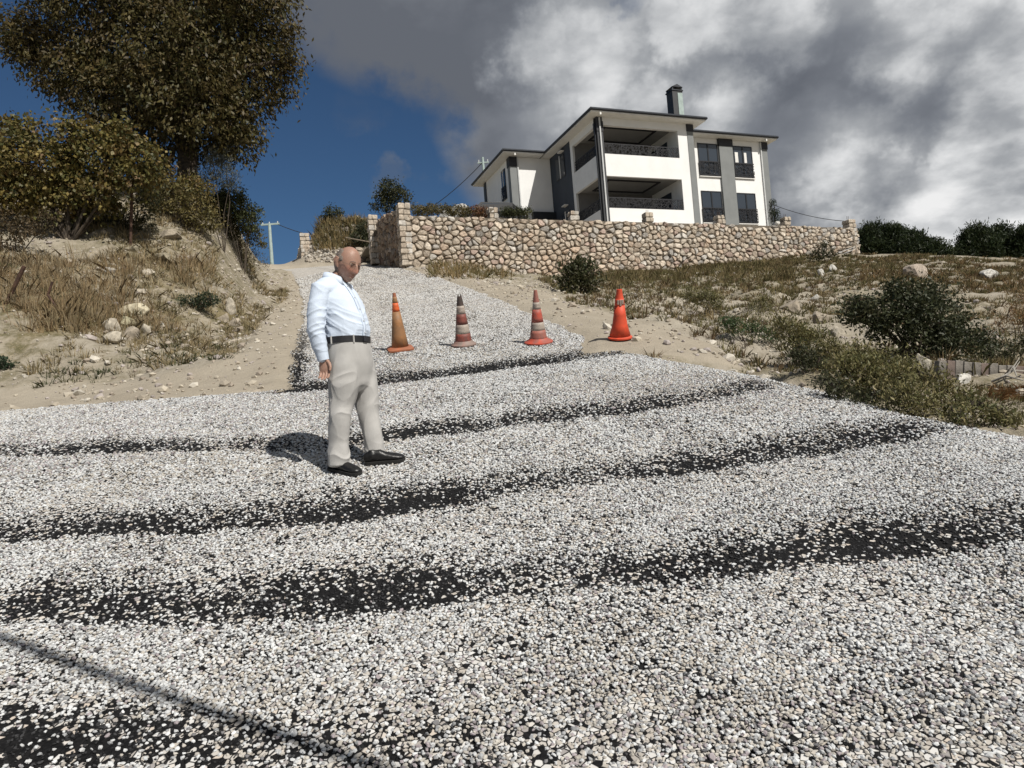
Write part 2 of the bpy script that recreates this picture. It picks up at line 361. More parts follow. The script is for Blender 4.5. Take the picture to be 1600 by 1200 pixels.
M['bark'] = simple('bark', (.075, .058, .042), .9, .35, 9, bmp=.8)
M['mortar'] = simple('mortar', (.16, .135, .105), .95, .2, 8, bmp=.6)
M['white'] = simple('white_render', (.80, .80, .79), .75, .03, 1.2, bmp=.12, bscale=60)
M['soffit'] = simple('soffit_paint', (.74, .73, .70), .7, .04, 2.)
M['grey'] = simple('grey_render', (.20, .21, .21), .75, .05, 1.6, bmp=.12, bscale=60)
M['dark'] = simple('charcoal_render', (.052, .055, .060), .65, .1, 2.)
M['navy'] = simple('navy_render', (.040, .050, .068), .7, .08, 1.4)
M['roof'] = simple('dark_roof_sheet', (.030, .034, .043), .45, .12, 3.)
M['frame'] = simple('anthracite_frame', (.018, .020, .024), .4, .1, 5.)
M['iron'] = simple('black_iron', (.022, .022, .026), .5, .15, 9.)
M['pipe'] = simple('pale_pipe', (.55, .56, .56), .4, .06, 3.)
M['rust'] = simple('rusty_steel', (.085, .045, .030), .8, .3, 18, bmp=.4)
M['wood'] = simple('weathered_wood', (.20, .165, .125), .85, .25, 14, bmp=.5)
M['concrete'] = simple('old_concrete', (.33, .31, .275), .9, .18, 6, bmp=.6)
M['room'] = simple('interior_plaster', (.30, .29, .27), .8, .1, 1.)
M['galv'] = simple('pale_green_pole', (.36, .44, .42), .5, .1, 4.)
def glassmat():
    m, t, b, o = newmat('window_glass'); b.inputs['Base Color'].default_value = (.035, .045, .06, 1); b.inputs['Roughness'].default_value = .04
    b.inputs['Specular IOR Level'].default_value = .8; bump(t, b, t.noise(objc(t), .8, 2), .03, .05); return m
M['glass'] = glassmat()
# ------------------------------------------------------------------ ground and roads
def axis(segs):
    out = [segs[0][0]]
    for a, b, st in segs:
        n = max(1, int(round((b-a)/st))); out += list(np.linspace(a, b, n+1)[1:])
    return np.array(out)
def grid_mesh(name, X, Y, Z, mask=None):
    ny, nx = X.shape; V = np.stack([X.ravel(), Y.ravel(), Z.ravel()], 1)
    i = np.arange(ny-1)[:, None]*nx+np.arange(nx-1)[None]; Fq = np.stack([i, i+1, i+nx+1, i+nx], -1).reshape(-1, 4)
    if mask is not None: Fq = Fq[mask.ravel()]
    return npmesh(name, V, Fq, smooth=True)
xs = axis([(-600, -100, 50), (-100, -40, 5), (-40, -16, 1), (-16, -10, .3), (-10, 13, .12), (13, 22, .3), (22, 45, 1), (45, 100, 5), (100, 600, 50)])
ys = axis([(-200, -30, 17), (-30, 5, 1.4), (5, 17, .11), (17, 32, .22), (32, 62, .5), (62, 110, 4), (110, 900, 40)])
X, Y = np.meshgrid(xs, ys); Z = ground_z(X.ravel(), Y.ravel()).reshape(X.shape)
me = grid_mesh('ground', X, Y, Z)
def fattr(me, name, val):
    a = me.attributes.new(name, 'FLOAT', 'POINT'); a.data.foreach_set('value', np.asarray(val, np.float32).ravel())
fattr(me, 'track', track_mask(X.ravel(), Y.ravel()))
gden = np.clip(.55+.5*fbm(X.ravel()*.35, Y.ravel()*.35, 3.)+.25*(X.ravel() < -3)*(Y.ravel() > 11), 0, 1)
fattr(me, 'grass', gden)
_Zg = Z; _Zb = base_z(X.ravel(), Y.ravel()).reshape(X.shape)
def _bil(G, x, y):
    x = np.atleast_1d(np.asarray(x, float)); y = np.atleast_1d(np.asarray(y, float)); x, y = np.broadcast_arrays(x, y)
    i = np.clip(np.searchsorted(xs, x)-1, 0, len(xs)-2); j = np.clip(np.searchsorted(ys, y)-1, 0, len(ys)-2)
    a = np.clip((x-xs[i])/(xs[i+1]-xs[i]), 0, 1); b = np.clip((y-ys[j])/(ys[j+1]-ys[j]), 0, 1)
    return G[j, i]*(1-a)*(1-b)+G[j, i+1]*a*(1-b)+G[j+1, i]*(1-a)*b+G[j+1, i+1]*a*b
exact_base = base_z
def ground_z(x, y): return _bil(_Zg, x, y)
tag(link('ground', me, M['earth']), 'dry earth hillside with thin yellow grass', kind='structure')
# bitumen strips on the near road (measured along the photo)
STR = []
for pts, wd, st in [([(0, 955), (200, 955), (420, 945), (560, 938), (700, 925), (900, 905), (1130, 883), (1300, 862), (1450, 845), (1600, 828), (1750, 810)], .16, [.75, .8, .65, .85, 1, .9, 1, 1, .95, .9, .8]),
                    ([(-200, 838), (0, 835), (200, 826), (380, 815), (560, 800), (700, 778), (830, 758), (920, 745), (1080, 728), (1270, 706), (1420, 680), (1520, 664)], .165, [.5, .55, .9, .7, .95, 1, .8, .7, 1, .9, 1, .3]),
                    ([(-150, 715), (0, 708), (180, 704), (380, 700), (480, 700), (640, 680), (760, 668), (860, 652), (980, 640), (1100, 622), (1190, 606)], .175, [.6, .85, .9, .7, .5, .95, .9, .95, .85, 1, .95]),
                    ([(-100, 1172), (0, 1165), (150, 1155), (330, 1165), (560, 1180), (800, 1172), (1000, 1150)], .12, [.9, .95, .8, .5, .3, .25, .1]),
                    ([(440, 611), (480, 608), (600, 597), (700, 585), (800, 572), (880, 562), (950, 554), (990, 550)], .24, [1, 1, 1, 1, 1, .95, .8, .9])]:
    P = [rhit(u, v, base_z) for u, v in pts]; STR.append((np.array([p[:2] for p in P]), wd, np.array(st)))
def tar_mask(x, y):
    r = np.zeros_like(x)
    for P, wd, st in STR:
        o = np.argsort(P[:, 0]); yc = np.interp(x, P[o, 0], P[o, 1]); k = np.interp(x, P[o, 0], st[o])
        inside = ss(P[:, 0].min()-.3, P[:, 0].min()+.1, x)*ss(P[:, 0].max()+.3, P[:, 0].max()-.1, x)
        k = np.clip(k*(.86+.30*vnoise(x*1.1, wd*70)), 0, 1); w_ = wd*(1+.22*vnoise(x*1.3, yc*.1+wd*50)); dd = (y-yc+.05*vnoise(x*3., wd*90))/w_
        # sharp near lip, feathered far side
        r = np.maximum(r, k*inside*np.where(dd < 0, ss(-1.15, -.65, dd), ss(2.9, .1, dd)))
    r = np.maximum(r, .9*ss(.26, .06, x-hill_l(y))*(x > hill_l(y)-.2)*ss(14.5, 12, y)*ss(8.3, 8.6, y))
    # wheel tracks up the lane
    cxx = (hill_l(y)+hill_r(y))/2
    for o_ in (-.25, 1.15): r = np.maximum(r, .42*ss(.30, .08, np.abs(x-cxx-o_+.12*vnoise(y*.6, o_)))*ss(10.5, 13, y)*(.5+.5*vnoise(y*1.3, x*2.)))
    return np.clip(r, 0, 1)
def pale_mask(x, y): return ss(9.5, 17., y)
rx = np.arange(0, 1.0001, 1/230.); ry = axis([(-9, 0, .8), (0, 2, .2), (2, 9.2, .06)])
def sheet(name, lx, rxf, yrows, zoff, ncol, label):
    U, YY = np.meshgrid(np.linspace(0, 1, ncol), yrows); L = lx(YY); Rr = rxf(YY); XX = L+(Rr-L)*U
    ZZ = base_z(XX.ravel(), YY.ravel()).reshape(XX.shape)+zoff+.006*vnoise(XX*3, YY*3)
    edge = np.minimum(XX-L, Rr-XX); ZZ -= .05*ss(.12, 0, edge)
    me = grid_mesh(name, XX, YY, ZZ); fattr(me, 'tar', tar_mask(XX.ravel(), YY.ravel())); fattr(me, 'pale', pale_mask(XX.ravel(), YY.ravel())); return tag(link(name, me, M['road']), label, kind='structure')
# near road: columns in x, rows run from behind the camera to the joint
xc = np.concatenate([np.arange(-28, -9, .5), np.arange(-9, 9.6, .05)])
def near_road():
    T = np.concatenate([np.linspace(0, .25, 8)[:-1], np.linspace(.25, 1, 190)]); XX, TT = np.meshgrid(xc, T)
    top = far_y(xc); # right edge cuts the top down
    yy = np.linspace(-9, 8.9, 600); rxx = right_x(yy); ymax = np.array([yy[rxx > x].max() if (rxx > x).any() else -9. for x in xc]); top = np.minimum(top, ymax)
    YY = -9+(top[None]+9)*TT; ZZ = base_z(XX.ravel(), YY.ravel()).reshape(XX.shape)+.012+.006*vnoise(XX*3, YY*3)
    edge = np.minimum(top[None]-YY, 9.)+0*XX; ZZ -= .04*ss(.10, 0, edge)*(XX < hill_l(8.5))+.04*ss(.10, 0, edge)*(XX > hill_r(8.8))
    me = grid_mesh('road', XX, YY, ZZ); fattr(me, 'tar', tar_mask(XX.ravel(), YY.ravel())); fattr(me, 'pale', pale_mask(XX.ravel(), YY.ravel()))
    return tag(link('road', me, M['road']), 'freshly chip-sealed road with black bitumen strips', kind='structure')
near_road()
hy = axis([(8.0, 20, .09), (20, 48, .4)])
sheet('hill_road', hill_l, hill_r, hy, .006, 60, 'pale gravelled lane climbing the hill')
# loose chippings: one stuff object, instanced stones
def pebble(name, seed, ang=.28, mat=None):
    bm = bmesh.new(); bmesh.ops.create_icosphere(bm, subdivisions=1, radius=.5); r = random.Random(seed)
    s = (1., r.uniform(.68, .95), r.uniform(.5, .75))
    for v in bm.verts:
        k = 1+r.uniform(-ang, ang); v.co = Vector((v.co.x*s[0]*k, v.co.y*s[1]*k, v.co.z*s[2]*k))
    me = bpy.data.meshes.new(name); bm.to_mesh(me); bm.free(); me.materials.append(mat or M['chip']); return me
PEB = bpy.data.collections.new('chipping_shapes')
for i in range(7): PEB.objects.link(bpy.data.objects.new('chipping_shape', pebble('chipping_shape', i)))
def scatter_tree():
    g = bpy.data.node_groups.new('scatter_stones', 'GeometryNodeTree')
    g.interface.new_socket('Geometry', in_out='INPUT', socket_type='NodeSocketGeometry'); g.interface.new_socket('Geometry', in_out='OUTPUT', socket_type='NodeSocketGeometry')
    N = g.nodes; L = g.links; gi = N.new('NodeGroupInput'); go = N.new('NodeGroupOutput'); ip = N.new('GeometryNodeInstanceOnPoints')
    ci = N.new('GeometryNodeCollectionInfo'); ci.inputs[0].default_value = PEB; ci.inputs['Separate Children'].default_value = True; ci.inputs['Reset Children'].default_value = True
    def na(nm, dt):
        n = N.new('GeometryNodeInputNamedAttribute'); n.data_type = dt; n.inputs[0].default_value = nm; return n.outputs[0]
    L.new(gi.outputs[0], ip.inputs['Points']); L.new(ci.outputs[0], ip.inputs['Instance']); ip.inputs['Pick Instance'].default_value = True
    L.new(na('idx', 'INT'), ip.inputs['Instance Index']); L.new(na('rot', 'FLOAT_VECTOR'), ip.inputs['Rotation']); L.new(na('scl', 'FLOAT_VECTOR'), ip.inputs['Scale'])
    L.new(ip.outputs[0], go.inputs[0]); return g
GT = scatter_tree()
def stones(name, P, size, cols, label, cat):
    n = len(P); me = bpy.data.meshes.new(name); me.vertices.add(n); me.vertices.foreach_set('co', np.asarray(P, np.float32).ravel())
    def va(nm, t, key, val): a = me.attributes.new(nm, t, 'POINT'); a.data.foreach_set(key, np.asarray(val).ravel())
    rot = np.stack([rng.normal(0, .35, n), rng.normal(0, .35, n), rng.random(n)*6.283], 1).astype(np.float32)
    va('rot', 'FLOAT_VECTOR', 'vector', rot); va('scl', 'FLOAT_VECTOR', 'vector', np.repeat(np.asarray(size, np.float32)[:, None], 3, 1))
    c = np.ones((n, 4), np.float32); c[:, :3] = cols; va('col', 'FLOAT_COLOR', 'color', c); va('idx', 'INT', 'value', rng.integers(0, 7, n).astype(np.int32))
    me.update(); o = link(name, me, M['chip']); m = o.modifiers.new('scatter', 'NODES'); m.node_group = GT; return tag(o, label, cat, kind='stuff')
PAL = np.array([(.61, .62, .62), (.55, .555, .555), (.68, .69, .69), (.49, .46, .41), (.42, .39, .35), (.33, .335, .34), (.35, .31, .32), (.20, .195, .20), (.06, .06, .062)])
def chips():
    # jittered grids so that the stones lie close but do not pile up
    out = []
    for (ya, yb, st) in [(1.15, 5.0, .0132), (5.0, 9.2, .0165), (9.2, 12.5, .0205), (12.5, 17, .025), (17, 24, .033), (24, 34, .046)]:
        w0 = -.80*yb-.4; w1 = .80*yb+.4
        if ya > 9: w0, w1 = -9, 4
        gx, gy = np.meshgrid(np.arange(w0, w1, st), np.arange(ya, yb, st)); x = gx.ravel(); y = gy.ravel()
        x = x+rng.uniform(-.5, .5, x.size)*st; y = y+rng.uniform(-.5, .5, x.size)*st
        k = np.abs(x) < .80*y+.6; x, y = x[k], y[k]
        k = on_main(x, y, .06) | on_hill(x, y, .05); x, y = x[k], y[k]
        tm = tar_mask(x, y); clump = fbm(x*4.5, y*4.5, 2., 3)
        p = (.70+.30*np.clip(clump+.35*fbm(x*1.1, y*1.1, 6., 2), -1, .7))*(1-.52*tm)
        p = np.where(y > 10.5, p*(.25+.75*ss(36, 14, y)), p)
        k = rng.random(x.size) < p; x, y = x[k], y[k]; out.append(np.stack([x, y, np.full(x.size, st)], 1))
    Q = np.concatenate(out); x, y, st = Q.T; n = len(x)
    z = base_z(x, y)+.013
    size = st*rng.uniform(.85, 1.5, n)*1.08; big = rng.random(n) < .05; size[big] *= 1.35
    z += size*.12
    w = np.array([.27, .20, .15, .08, .05, .10, .04, .06, .05]); idx = rng.choice(9, n, p=w/w.sum())
    warm = fbm(x*.55, y*.55, 9., 2); pink = fbm(x*.45+40, y*.45, 3., 2)+.45*ss(4, 2, y)*ss(-1, 2, x)
    r = rng.random(n); idx = np.where((warm > .28) & (r < .38), rng.choice([3, 4, 1], n), idx); idx = np.where((pink > .38) & (r > .70), rng.choice([6, 5, 3], n), idx)
    c = PAL[idx]*rng.uniform(.82, 1.1, n)[:, None]
    tm = tar_mask(x, y); dk = rng.random(n) < tm*.93; c = np.where(dk[:, None], np.array([.022, .022, .023])*rng.uniform(.4, 2.4, n)[:, None], c); size = np.where(dk, size*.8, size); z = z-np.where(dk, size*.1, 0)
    k = ss(9.5, 12, y)[:, None]; c = c*(1-k*.3)+np.array([.52, .485, .44])*k*.3
    return stones('chippings', np.stack([x, y, z], 1), size, np.clip(c, .01, .74), 'loose white and grey chippings spread over the bitumen', 'gravel')
chips()
# ------------------------------------------------------------------ retaining wall of rubble stone
fd = np.array([math.cos(AZ), math.sin(AZ), 0]); sd = np.array([-math.sin(AZ), math.cos(AZ), 0]); UPZ = np.array([0, 0, 1.])
W0 = atY(632, 410, 32)
STONE_C = np.array([(.50, .43, .35), (.545, .48, .40), (.46, .385, .31), (.41, .32, .27), (.46, .365, .285), (.36, .335, .305), (.56, .525, .475)])
def clip(poly, nx, ny, c):
    out = []
    for i in range(len(poly)):
        a, b = poly[i], poly[(i+1) % len(poly)]; da = a[0]*nx+a[1]*ny-c; db = b[0]*nx+b[1]*ny-c
        if da <= 0: out.append(a)
        if (da < 0 < db) or (db < 0 < da): t = da/(da-db); out.append((a[0]+(b[0]-a[0])*t, a[1]+(b[1]-a[1])*t))
    return out
def cells(L, zb, zt, cw, ch):
    zmin = zb(np.linspace(0, L, 40)).min(); zmax = zt(np.linspace(0, L, 40)).max(); seeds = []
    ny = int((zmax-zmin)/ch)+2
    for j in range(ny):
        x = random.uniform(0, cw)
        while x < L:
            seeds.append((x, zmin+(j+.5)*ch+random.uniform(-.42, .42)*ch)); x += cw*random.choice((.5, .7, .9, 1.1, 1.35, 1.75))*random.uniform(.85, 1.15)
    S = np.array(seeds); res = []
    for i, (sx, sz) in enumerate(S):
        if not (zb(np.array([sx]))[0]-.1 < sz < zt(np.array([sx]))[0]-.02): continue
        poly = [(max(0, sx-.9), sz-.7), (min(L, sx+.9), sz-.7), (min(L, sx+.9), sz+.7), (max(0, sx-.9), sz+.7)]
        d = np.hypot(S[:, 0]-sx, (S[:, 1]-sz)*1.25); 
        for k in np.argsort(d)[1:16]:
            nx, nz = S[k]-S[i]; nz *= 1.4; mx, mz = (S[k]+S[i])/2; poly = clip(poly, nx, nz, mx*nx+mz*nz)
            if len(poly) < 3: break
        if len(poly) < 3: continue
        poly = [(x, min(z, zt(np.array([x]))[0]+random.uniform(-.03, .05))) for x, z in poly]
        P = np.array(poly); A = abs(np.sum(P[:, 0]*np.roll(P[:, 1], -1)-np.roll(P[:, 0], -1)*P[:, 1]))/2
        if A < .02: continue
        res.append((A, P))
    return res
def stone_geo(P, org, du, dn, depth=.11):
    # knock the corners off the cell, then one bevelled, tilted cushion
    Q = []; m0 = len(P)
    for i in range(m0):
        a, b, e = P[i-1], P[i], P[(i+1) % m0]; k = random.uniform(.16, .34); Q += [b+(a-b)*k, b+(e-b)*k]
    P = np.array(Q); c = P.mean(0); n = len(P); rel = P-c; r = np.linalg.norm(rel, axis=1, keepdims=True); rel = rel*(1-np.minimum(.35, random.uniform(.008, .020)/np.maximum(r, .03)))*(1+rng.normal(0, .025, (n, 1)))
    h = depth*random.uniform(.45, 1.15); tilt = rng.normal(0, .13, 2)
    V = []; org = np.array([org[0], org[1], 0.])
    for sc, hh in ((1., -.03), (.80, h)):
        for q in rel: V.append(org+du*(c[0]+q[0]*sc)+UPZ*(c[1]+q[1]*sc)+dn*(hh+((q@tilt)+rng.normal(0, .012) if hh > 0 else 0)))
    V.append(org+du*(c[0]+rng.normal(0, .03))+UPZ*(c[1]+rng.normal(0, .02))+dn*(h*1.16)); Fc = []
    for i in range(n): a = i; b = (i+1) % n; Fc.append([a, b, b+n, a+n])
    for i in range(n): Fc.append([n+i, n+(i+1) % n, 2*n])
    return np.array(V), Fc
def stone_col(s, z):
    c = STONE_C[rng.choice(7, p=[.26, .22, .2, .08, .06, .1, .08])].copy(); 
    rust = math.exp(-((s-8.2)/2.4)**2-((z-8.5)/.9)**2); c = c*(1-.45*rust)+np.array([.44, .31, .21])*.45*rust
    return c*random.uniform(.88, 1.25)
wall = empty('stone_wall', tuple(W0)); tag(wall, 'long cream rubble-stone retaining wall with piers below the white house', 'wall')
Wl = Vector(W0)
LW = 28.0
_gs = np.linspace(0, LW, 60); _gz = np.array([ground_z(W0[0]+fd[0]*s, W0[1]+fd[1]*s)[0] for s in _gs])
zb_f = lambda s: np.interp(s, _gs, _gz)-.25
zt_f = lambda s: np.interp(s, [0, 28], [10.95, 10.86])
_hs = np.linspace(0, 8.4, 20); _hz = np.array([ground_z(W0[0]+sd[0]*s, W0[1]+sd[1]*s)[0] for s in _hs])
zb_s = lambda s: np.interp(s, _hs, _hz)-.25
zt_s = lambda s: np.interp(s, [0, .5, 4.3, 8.4], [11.3, 11.35, 12.2, 12.75])
SL = []
for A, P in cells(LW, zb_f, zt_f, .37, .235): SL.append((A*1., P, W0, fd, -sd))
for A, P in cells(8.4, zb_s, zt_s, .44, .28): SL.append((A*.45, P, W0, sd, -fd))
SL.sort(key=lambda q: -q[0])
rV, rF, rC = [], [], []; nst = 0
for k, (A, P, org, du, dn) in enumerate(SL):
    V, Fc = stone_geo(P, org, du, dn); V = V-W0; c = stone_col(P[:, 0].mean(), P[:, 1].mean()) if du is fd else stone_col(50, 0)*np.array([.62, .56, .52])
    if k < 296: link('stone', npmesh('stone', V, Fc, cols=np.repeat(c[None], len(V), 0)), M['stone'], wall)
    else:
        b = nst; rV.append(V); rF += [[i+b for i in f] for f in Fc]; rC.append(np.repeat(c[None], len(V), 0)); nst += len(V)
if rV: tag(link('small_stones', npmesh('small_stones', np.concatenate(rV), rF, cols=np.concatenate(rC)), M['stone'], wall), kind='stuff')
core = MB()   # mortar core behind the stones
def corestrip(du, L, zb, zt, th):
    n = 30; dn = -sd if du is fd else -fd
    for i in range(n):
        s0, s1 = L*i/n, L*(i+1)/n
        q = [W0+du*s+dn*d-W0 for s in (s0, s1) for d in (.0, -th)]
        z = [zb(np.array([s]))[0]-W0[2]-.3 for s in (s0, s1)]; y = [zt(np.array([s]))[0]-W0[2]-.03 for s in (s0, s1)]
        b = len(core.v); core.v += [(q[0][0], q[0][1], z[0]), (q[1][0], q[1][1], z[0]), (q[2][0], q[2][1], z[1]), (q[3][0], q[3][1], z[1]), (q[0][0], q[0][1], y[0]), (q[1][0], q[1][1], y[0]), (q[2][0], q[2][1], y[1]), (q[3][0], q[3][1], y[1])]
        core.f += [[b+k for k in f] for f in ((0, 2, 6, 4), (2, 3, 7, 6), (3, 1, 5, 7), (1, 0, 4, 5), (4, 6, 7, 5))]
corestrip(fd, LW, zb_f, zt_f, .5); corestrip(sd, 8.4, zb_s, zt_s, .45)
core.build('mortar_core', M['mortar'], wall)
def pier(parent, org, a0, a1, b0, b1, z0, z1, rows, porg, name='pier', cols=2):
    """squared stones round a core; org + a*fd + b*sd"""
    cm = MB(); 
    def pt(a, b, z): return tuple(org+fd*a+sd*b+UPZ*(z-org[2])-porg)
    pr = [pt(a, b, z) for z in (z0, z1-.03) for a, b in ((a0+.02, b0+.02), (a1-.02, b0+.02), (a1-.02, b1-.02), (a0+.02, b1-.02))]
    cm.v = pr; cm.f = [[3, 2, 1, 0], [4, 5, 6, 7], [0, 1, 5, 4], [1, 2, 6, 5], [2, 3, 7, 6], [3, 0, 4, 7]]
    p = cm.build(name, M['mortar'], parent); hs = (z1-z0)/rows
    for j in range(rows):
        zz0 = z0+j*hs+.012; zz1 = z0+(j+1)*hs-.012+(random.uniform(-.02, .06) if j == rows-1 else 0); f = random.uniform(.38, .62) if cols == 2 else 1.
        am = a0+(a1-a0)*f; bm_ = b0+(b1-b0)*random.uniform(.4, .6)
        for (s0, s1, t0, t1) in ((a0, am, b0, bm_), (am, a1, b0, bm_), (a0, am, bm_, b1), (am, a1, bm_, b1)):
            if s1-s0 < .03: continue
            g = .011; e = rng.uniform(-.02, .035, 4); e = [e[0] if s0 == a0 else -g, e[1] if s1 == a1 else -g, e[2] if t0 == b0 else -g, e[3] if t1 == b1 else -g]
            A0, A1, B0, B1 = s0-e[0], s1+e[1], t0-e[2], t1+e[3]; k = .03
            V = [];
            for z, q in ((zz0, k), (zz0+.04, 0), (zz1-.04, 0), (zz1, k)):
                V += [pt(a+rng.normal(0, .008), b+rng.normal(0, .008), z) for a, b in ((A0+q, B0+q), (A1-q, B0+q), (A1-q, B1-q), (A0+q, B1-q))]
            Fc = [[3, 2, 1, 0], [12, 13, 14, 15]]
            for r_ in range(3): Fc += [[r_*4+i, r_*4+(i+1) % 4, r_*4+4+(i+1) % 4, r_*4+4+i] for i in range(4)]
            c = (STONE_C[rng.choice([0, 1, 6, 0, 2])]*random.uniform(.85, 1.1))
            link('stone', npmesh('stone', np.array(V), Fc, cols=np.repeat(c[None], len(V), 0)), M['stone'], p)
    return p
pier(wall, W0, -.12, .40, -.12, .46, 8.55, 11.48, 11, W0)
for s in (4.6, 9.0, 13.42, 18.05, 22.7): pier(wall, W0, s-.22, s+.22, -.03, .40, 10.90, 11.42, 2, W0)
pier(wall, W0, 27.3, 27.8, -.09, .45, 8.7, 11.38, 10, W0)
pier(wall, W0, -.48, -.02, 6.0, 6.6, 10.0, 12.75, 9, W0)
for s in (4.6, 13.42, 18.05, 22.7, 27.5):
    m = MB(); q = fd*s+sd*.2+UPZ*(11.42-W0[2])
    for dx in (-.05, .06): m.tube([tuple(q+fd*dx), tuple(q+fd*(dx+.02)+UPZ*.2)], .012, 5)
    m.build('rebar_stub', M['rust'], wall)
# plot behind the wall
aa = np.linspace(.3, 27.8, 40); bb = np.linspace(.3, 32, 34); Aq, Bq = np.meshgrid(aa, bb)
Zq = 10.72+1.75*ss(5, 13, Bq)*ss(14, 5, Aq)+.05*vnoise(Aq*1.3, Bq*1.3)
tag(link('house_plot', grid_mesh('house_plot', W0[0]+fd[0]*Aq+sd[0]*Bq, W0[1]+fd[1]*Aq+sd[1]*Bq, Zq), M['earth']), 'earth terrace behind the stone wall', kind='structure')
def plot_z(p):
    q = np.asarray(p)-W0; a = q@fd; b = q@sd; return float(10.72+1.75*ss(5, 13, b)*ss(14, 5, a))
M['shade'] = simple('shade_toned_ceiling', (.30, .295, .285), .7, .05, 2.); M['room'] = simple('shade_toned_plaster', (.17, .165, .16), .8, .1, 1.)  # balcony ceiling and plaster coloured darker to stand in for the recess shade
# ------------------------------------------------------------------ white house
HC = atY(945, 345, 40.5); HB = 10.9
house = empty('house', (HC[0], HC[1], HB), AZ); tag(house, 'white two-storey house with charcoal columns and dark roof above the stone wall', 'house')
def hz(z): return z-HB
def hbox(name, mat, *boxes, parent=None, bevel=0.):
    m = MB()
    for (a0, a1, b0, b1, z0, z1) in boxes: m.box(a0, a1, b0, b1, hz(z0), hz(z1))
    return m.build(name, mat, parent or house, bevel=bevel)
T = 18.42
hbox('main_wall', M['white'], (5.62, 6.3, 0, 3.5, HB, T), (.0, 6.3, 3.5, 6.9, HB, T), (0, 6.7, 6.9, 13, HB, T))
hbox('side_wall', M['white'], (-.012, .0, 3.4, 3.75, HB, T))
hbox('navy_wall', M['navy'], (-.03, 0., 3.75, 6.9, HB, T-.002))
hbox('parapet', M['white'], (.36, 5.62, .0, .18, HB, 12.95))
hbox('parapet', M['white'], (.36, 5.62, .0, .18, 14.88, 16.22))
hbox('parapet', M['white'], (.0, .18, .36, 3.4, HB, 12.95))
hbox('parapet', M['white'], (.0, .18, .36, 3.4, 14.88, 16.22))
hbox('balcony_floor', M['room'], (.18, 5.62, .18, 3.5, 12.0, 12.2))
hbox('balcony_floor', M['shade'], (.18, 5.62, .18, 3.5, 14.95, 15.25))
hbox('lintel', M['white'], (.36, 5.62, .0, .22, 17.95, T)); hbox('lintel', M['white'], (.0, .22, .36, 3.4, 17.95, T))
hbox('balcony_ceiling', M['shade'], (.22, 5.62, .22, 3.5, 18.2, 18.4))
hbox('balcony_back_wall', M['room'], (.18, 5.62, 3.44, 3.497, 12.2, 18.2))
for zc in (14.95, 18.2):   # dark ceiling trims
    b0, b1, a0, a1 = .75, 2.9, .9, 4.6; w_ = .13; z0, z1 = zc-.06, zc-.002
    hbox('ceiling_trim', M['iron'], (a0, a1, b0, b0+w_, z0, z1), (a0, a1, b1-w_, b1, z0, z1), (a0, a0+w_, b0+w_, b1-w_, z0, z1), (a1-w_, a1, b0+w_, b1-w_, z0, z1))
    d = hbox('balcony_door', M['frame'], (3.9, 5.5, 3.38, 3.438, zc-2.7 if zc > 16 else 12.21, zc-.55)); hbox('pane', M['glass'], (4.0, 4.66, 3.36, 3.379, zc-2.5, zc-.65), (4.74, 5.4, 3.36, 3.379, zc-2.5, zc-.65), parent=d)
    hbox('balcony_window', M['glass'], (5.56, 5.618, 1.2, 3.0, zc-2.0, zc-.5))
col = hbox('column', M['dark'], (-.03, .36, -.03, .36, HB, T)); hbox('column_cap', M['iron'], (-.06, .39, -.06, .39, 17.55, 18.15), parent=col)
hbox('downpipe', M['pipe'], (.10, .18, -.13, -.05, HB, 18.35)); hbox('downpipe', M['frame'], (-.13, -.05, .1, .18, HB, 18.35))
col = hbox('column', M['grey'], (6.3, 6.74, -.03, 1.9, HB, T)); hbox('column_cap', M['iron'], (6.27, 6.77, -.06, 1.75, 17.95, 18.40), parent=col)
# right block
hbox('right_wall', M['white'], (6.7, 13.55, 1.8, 13, HB, T-.004))
col = hbox('column', M['grey'], (9.98, 11.06, 1.66, 1.797, HB, T-.006)); hbox('column_cap', M['iron'], (9.96, 11.08, 1.63, 1.80, 17.92, 18.405), parent=col)
col = hbox('column', M['grey'], (13.55, 14.02, 1.74, 12.9, HB, T-.006)); hbox('column_cap', M['iron'], (13.52, 14.05, 1.70, 2.3, 17.92, 18.405), parent=col)
hbox('downpipe', M['pipe'], (13.44, 13.52, 1.70, 1.78, HB, 18.39))
# wing
hbox('wing_wall', M['white'], (-2.98, -.034, 6.92, 12.4, HB, T-.008))
col = hbox('column', M['grey'], (-3.04, -2.55, 6.84, 7.3, HB, T-.01)); hbox('column_cap', M['iron'], (-3.07, -2.52, 6.80, 7.33, 17.75, 18.38), parent=col)
col = hbox('column', M['dark'], (-3.04, -2.6, 12.0, 12.45, HB, T-.01))
hbox('downpipe', M['pipe'], (-2.50, -2.42, 6.80, 6.88, HB, 18.36)); 
hbox('plinth_bench', M['frame'], (-1.7, -.04, 6.55, 6.86, 13.9, 14.62))
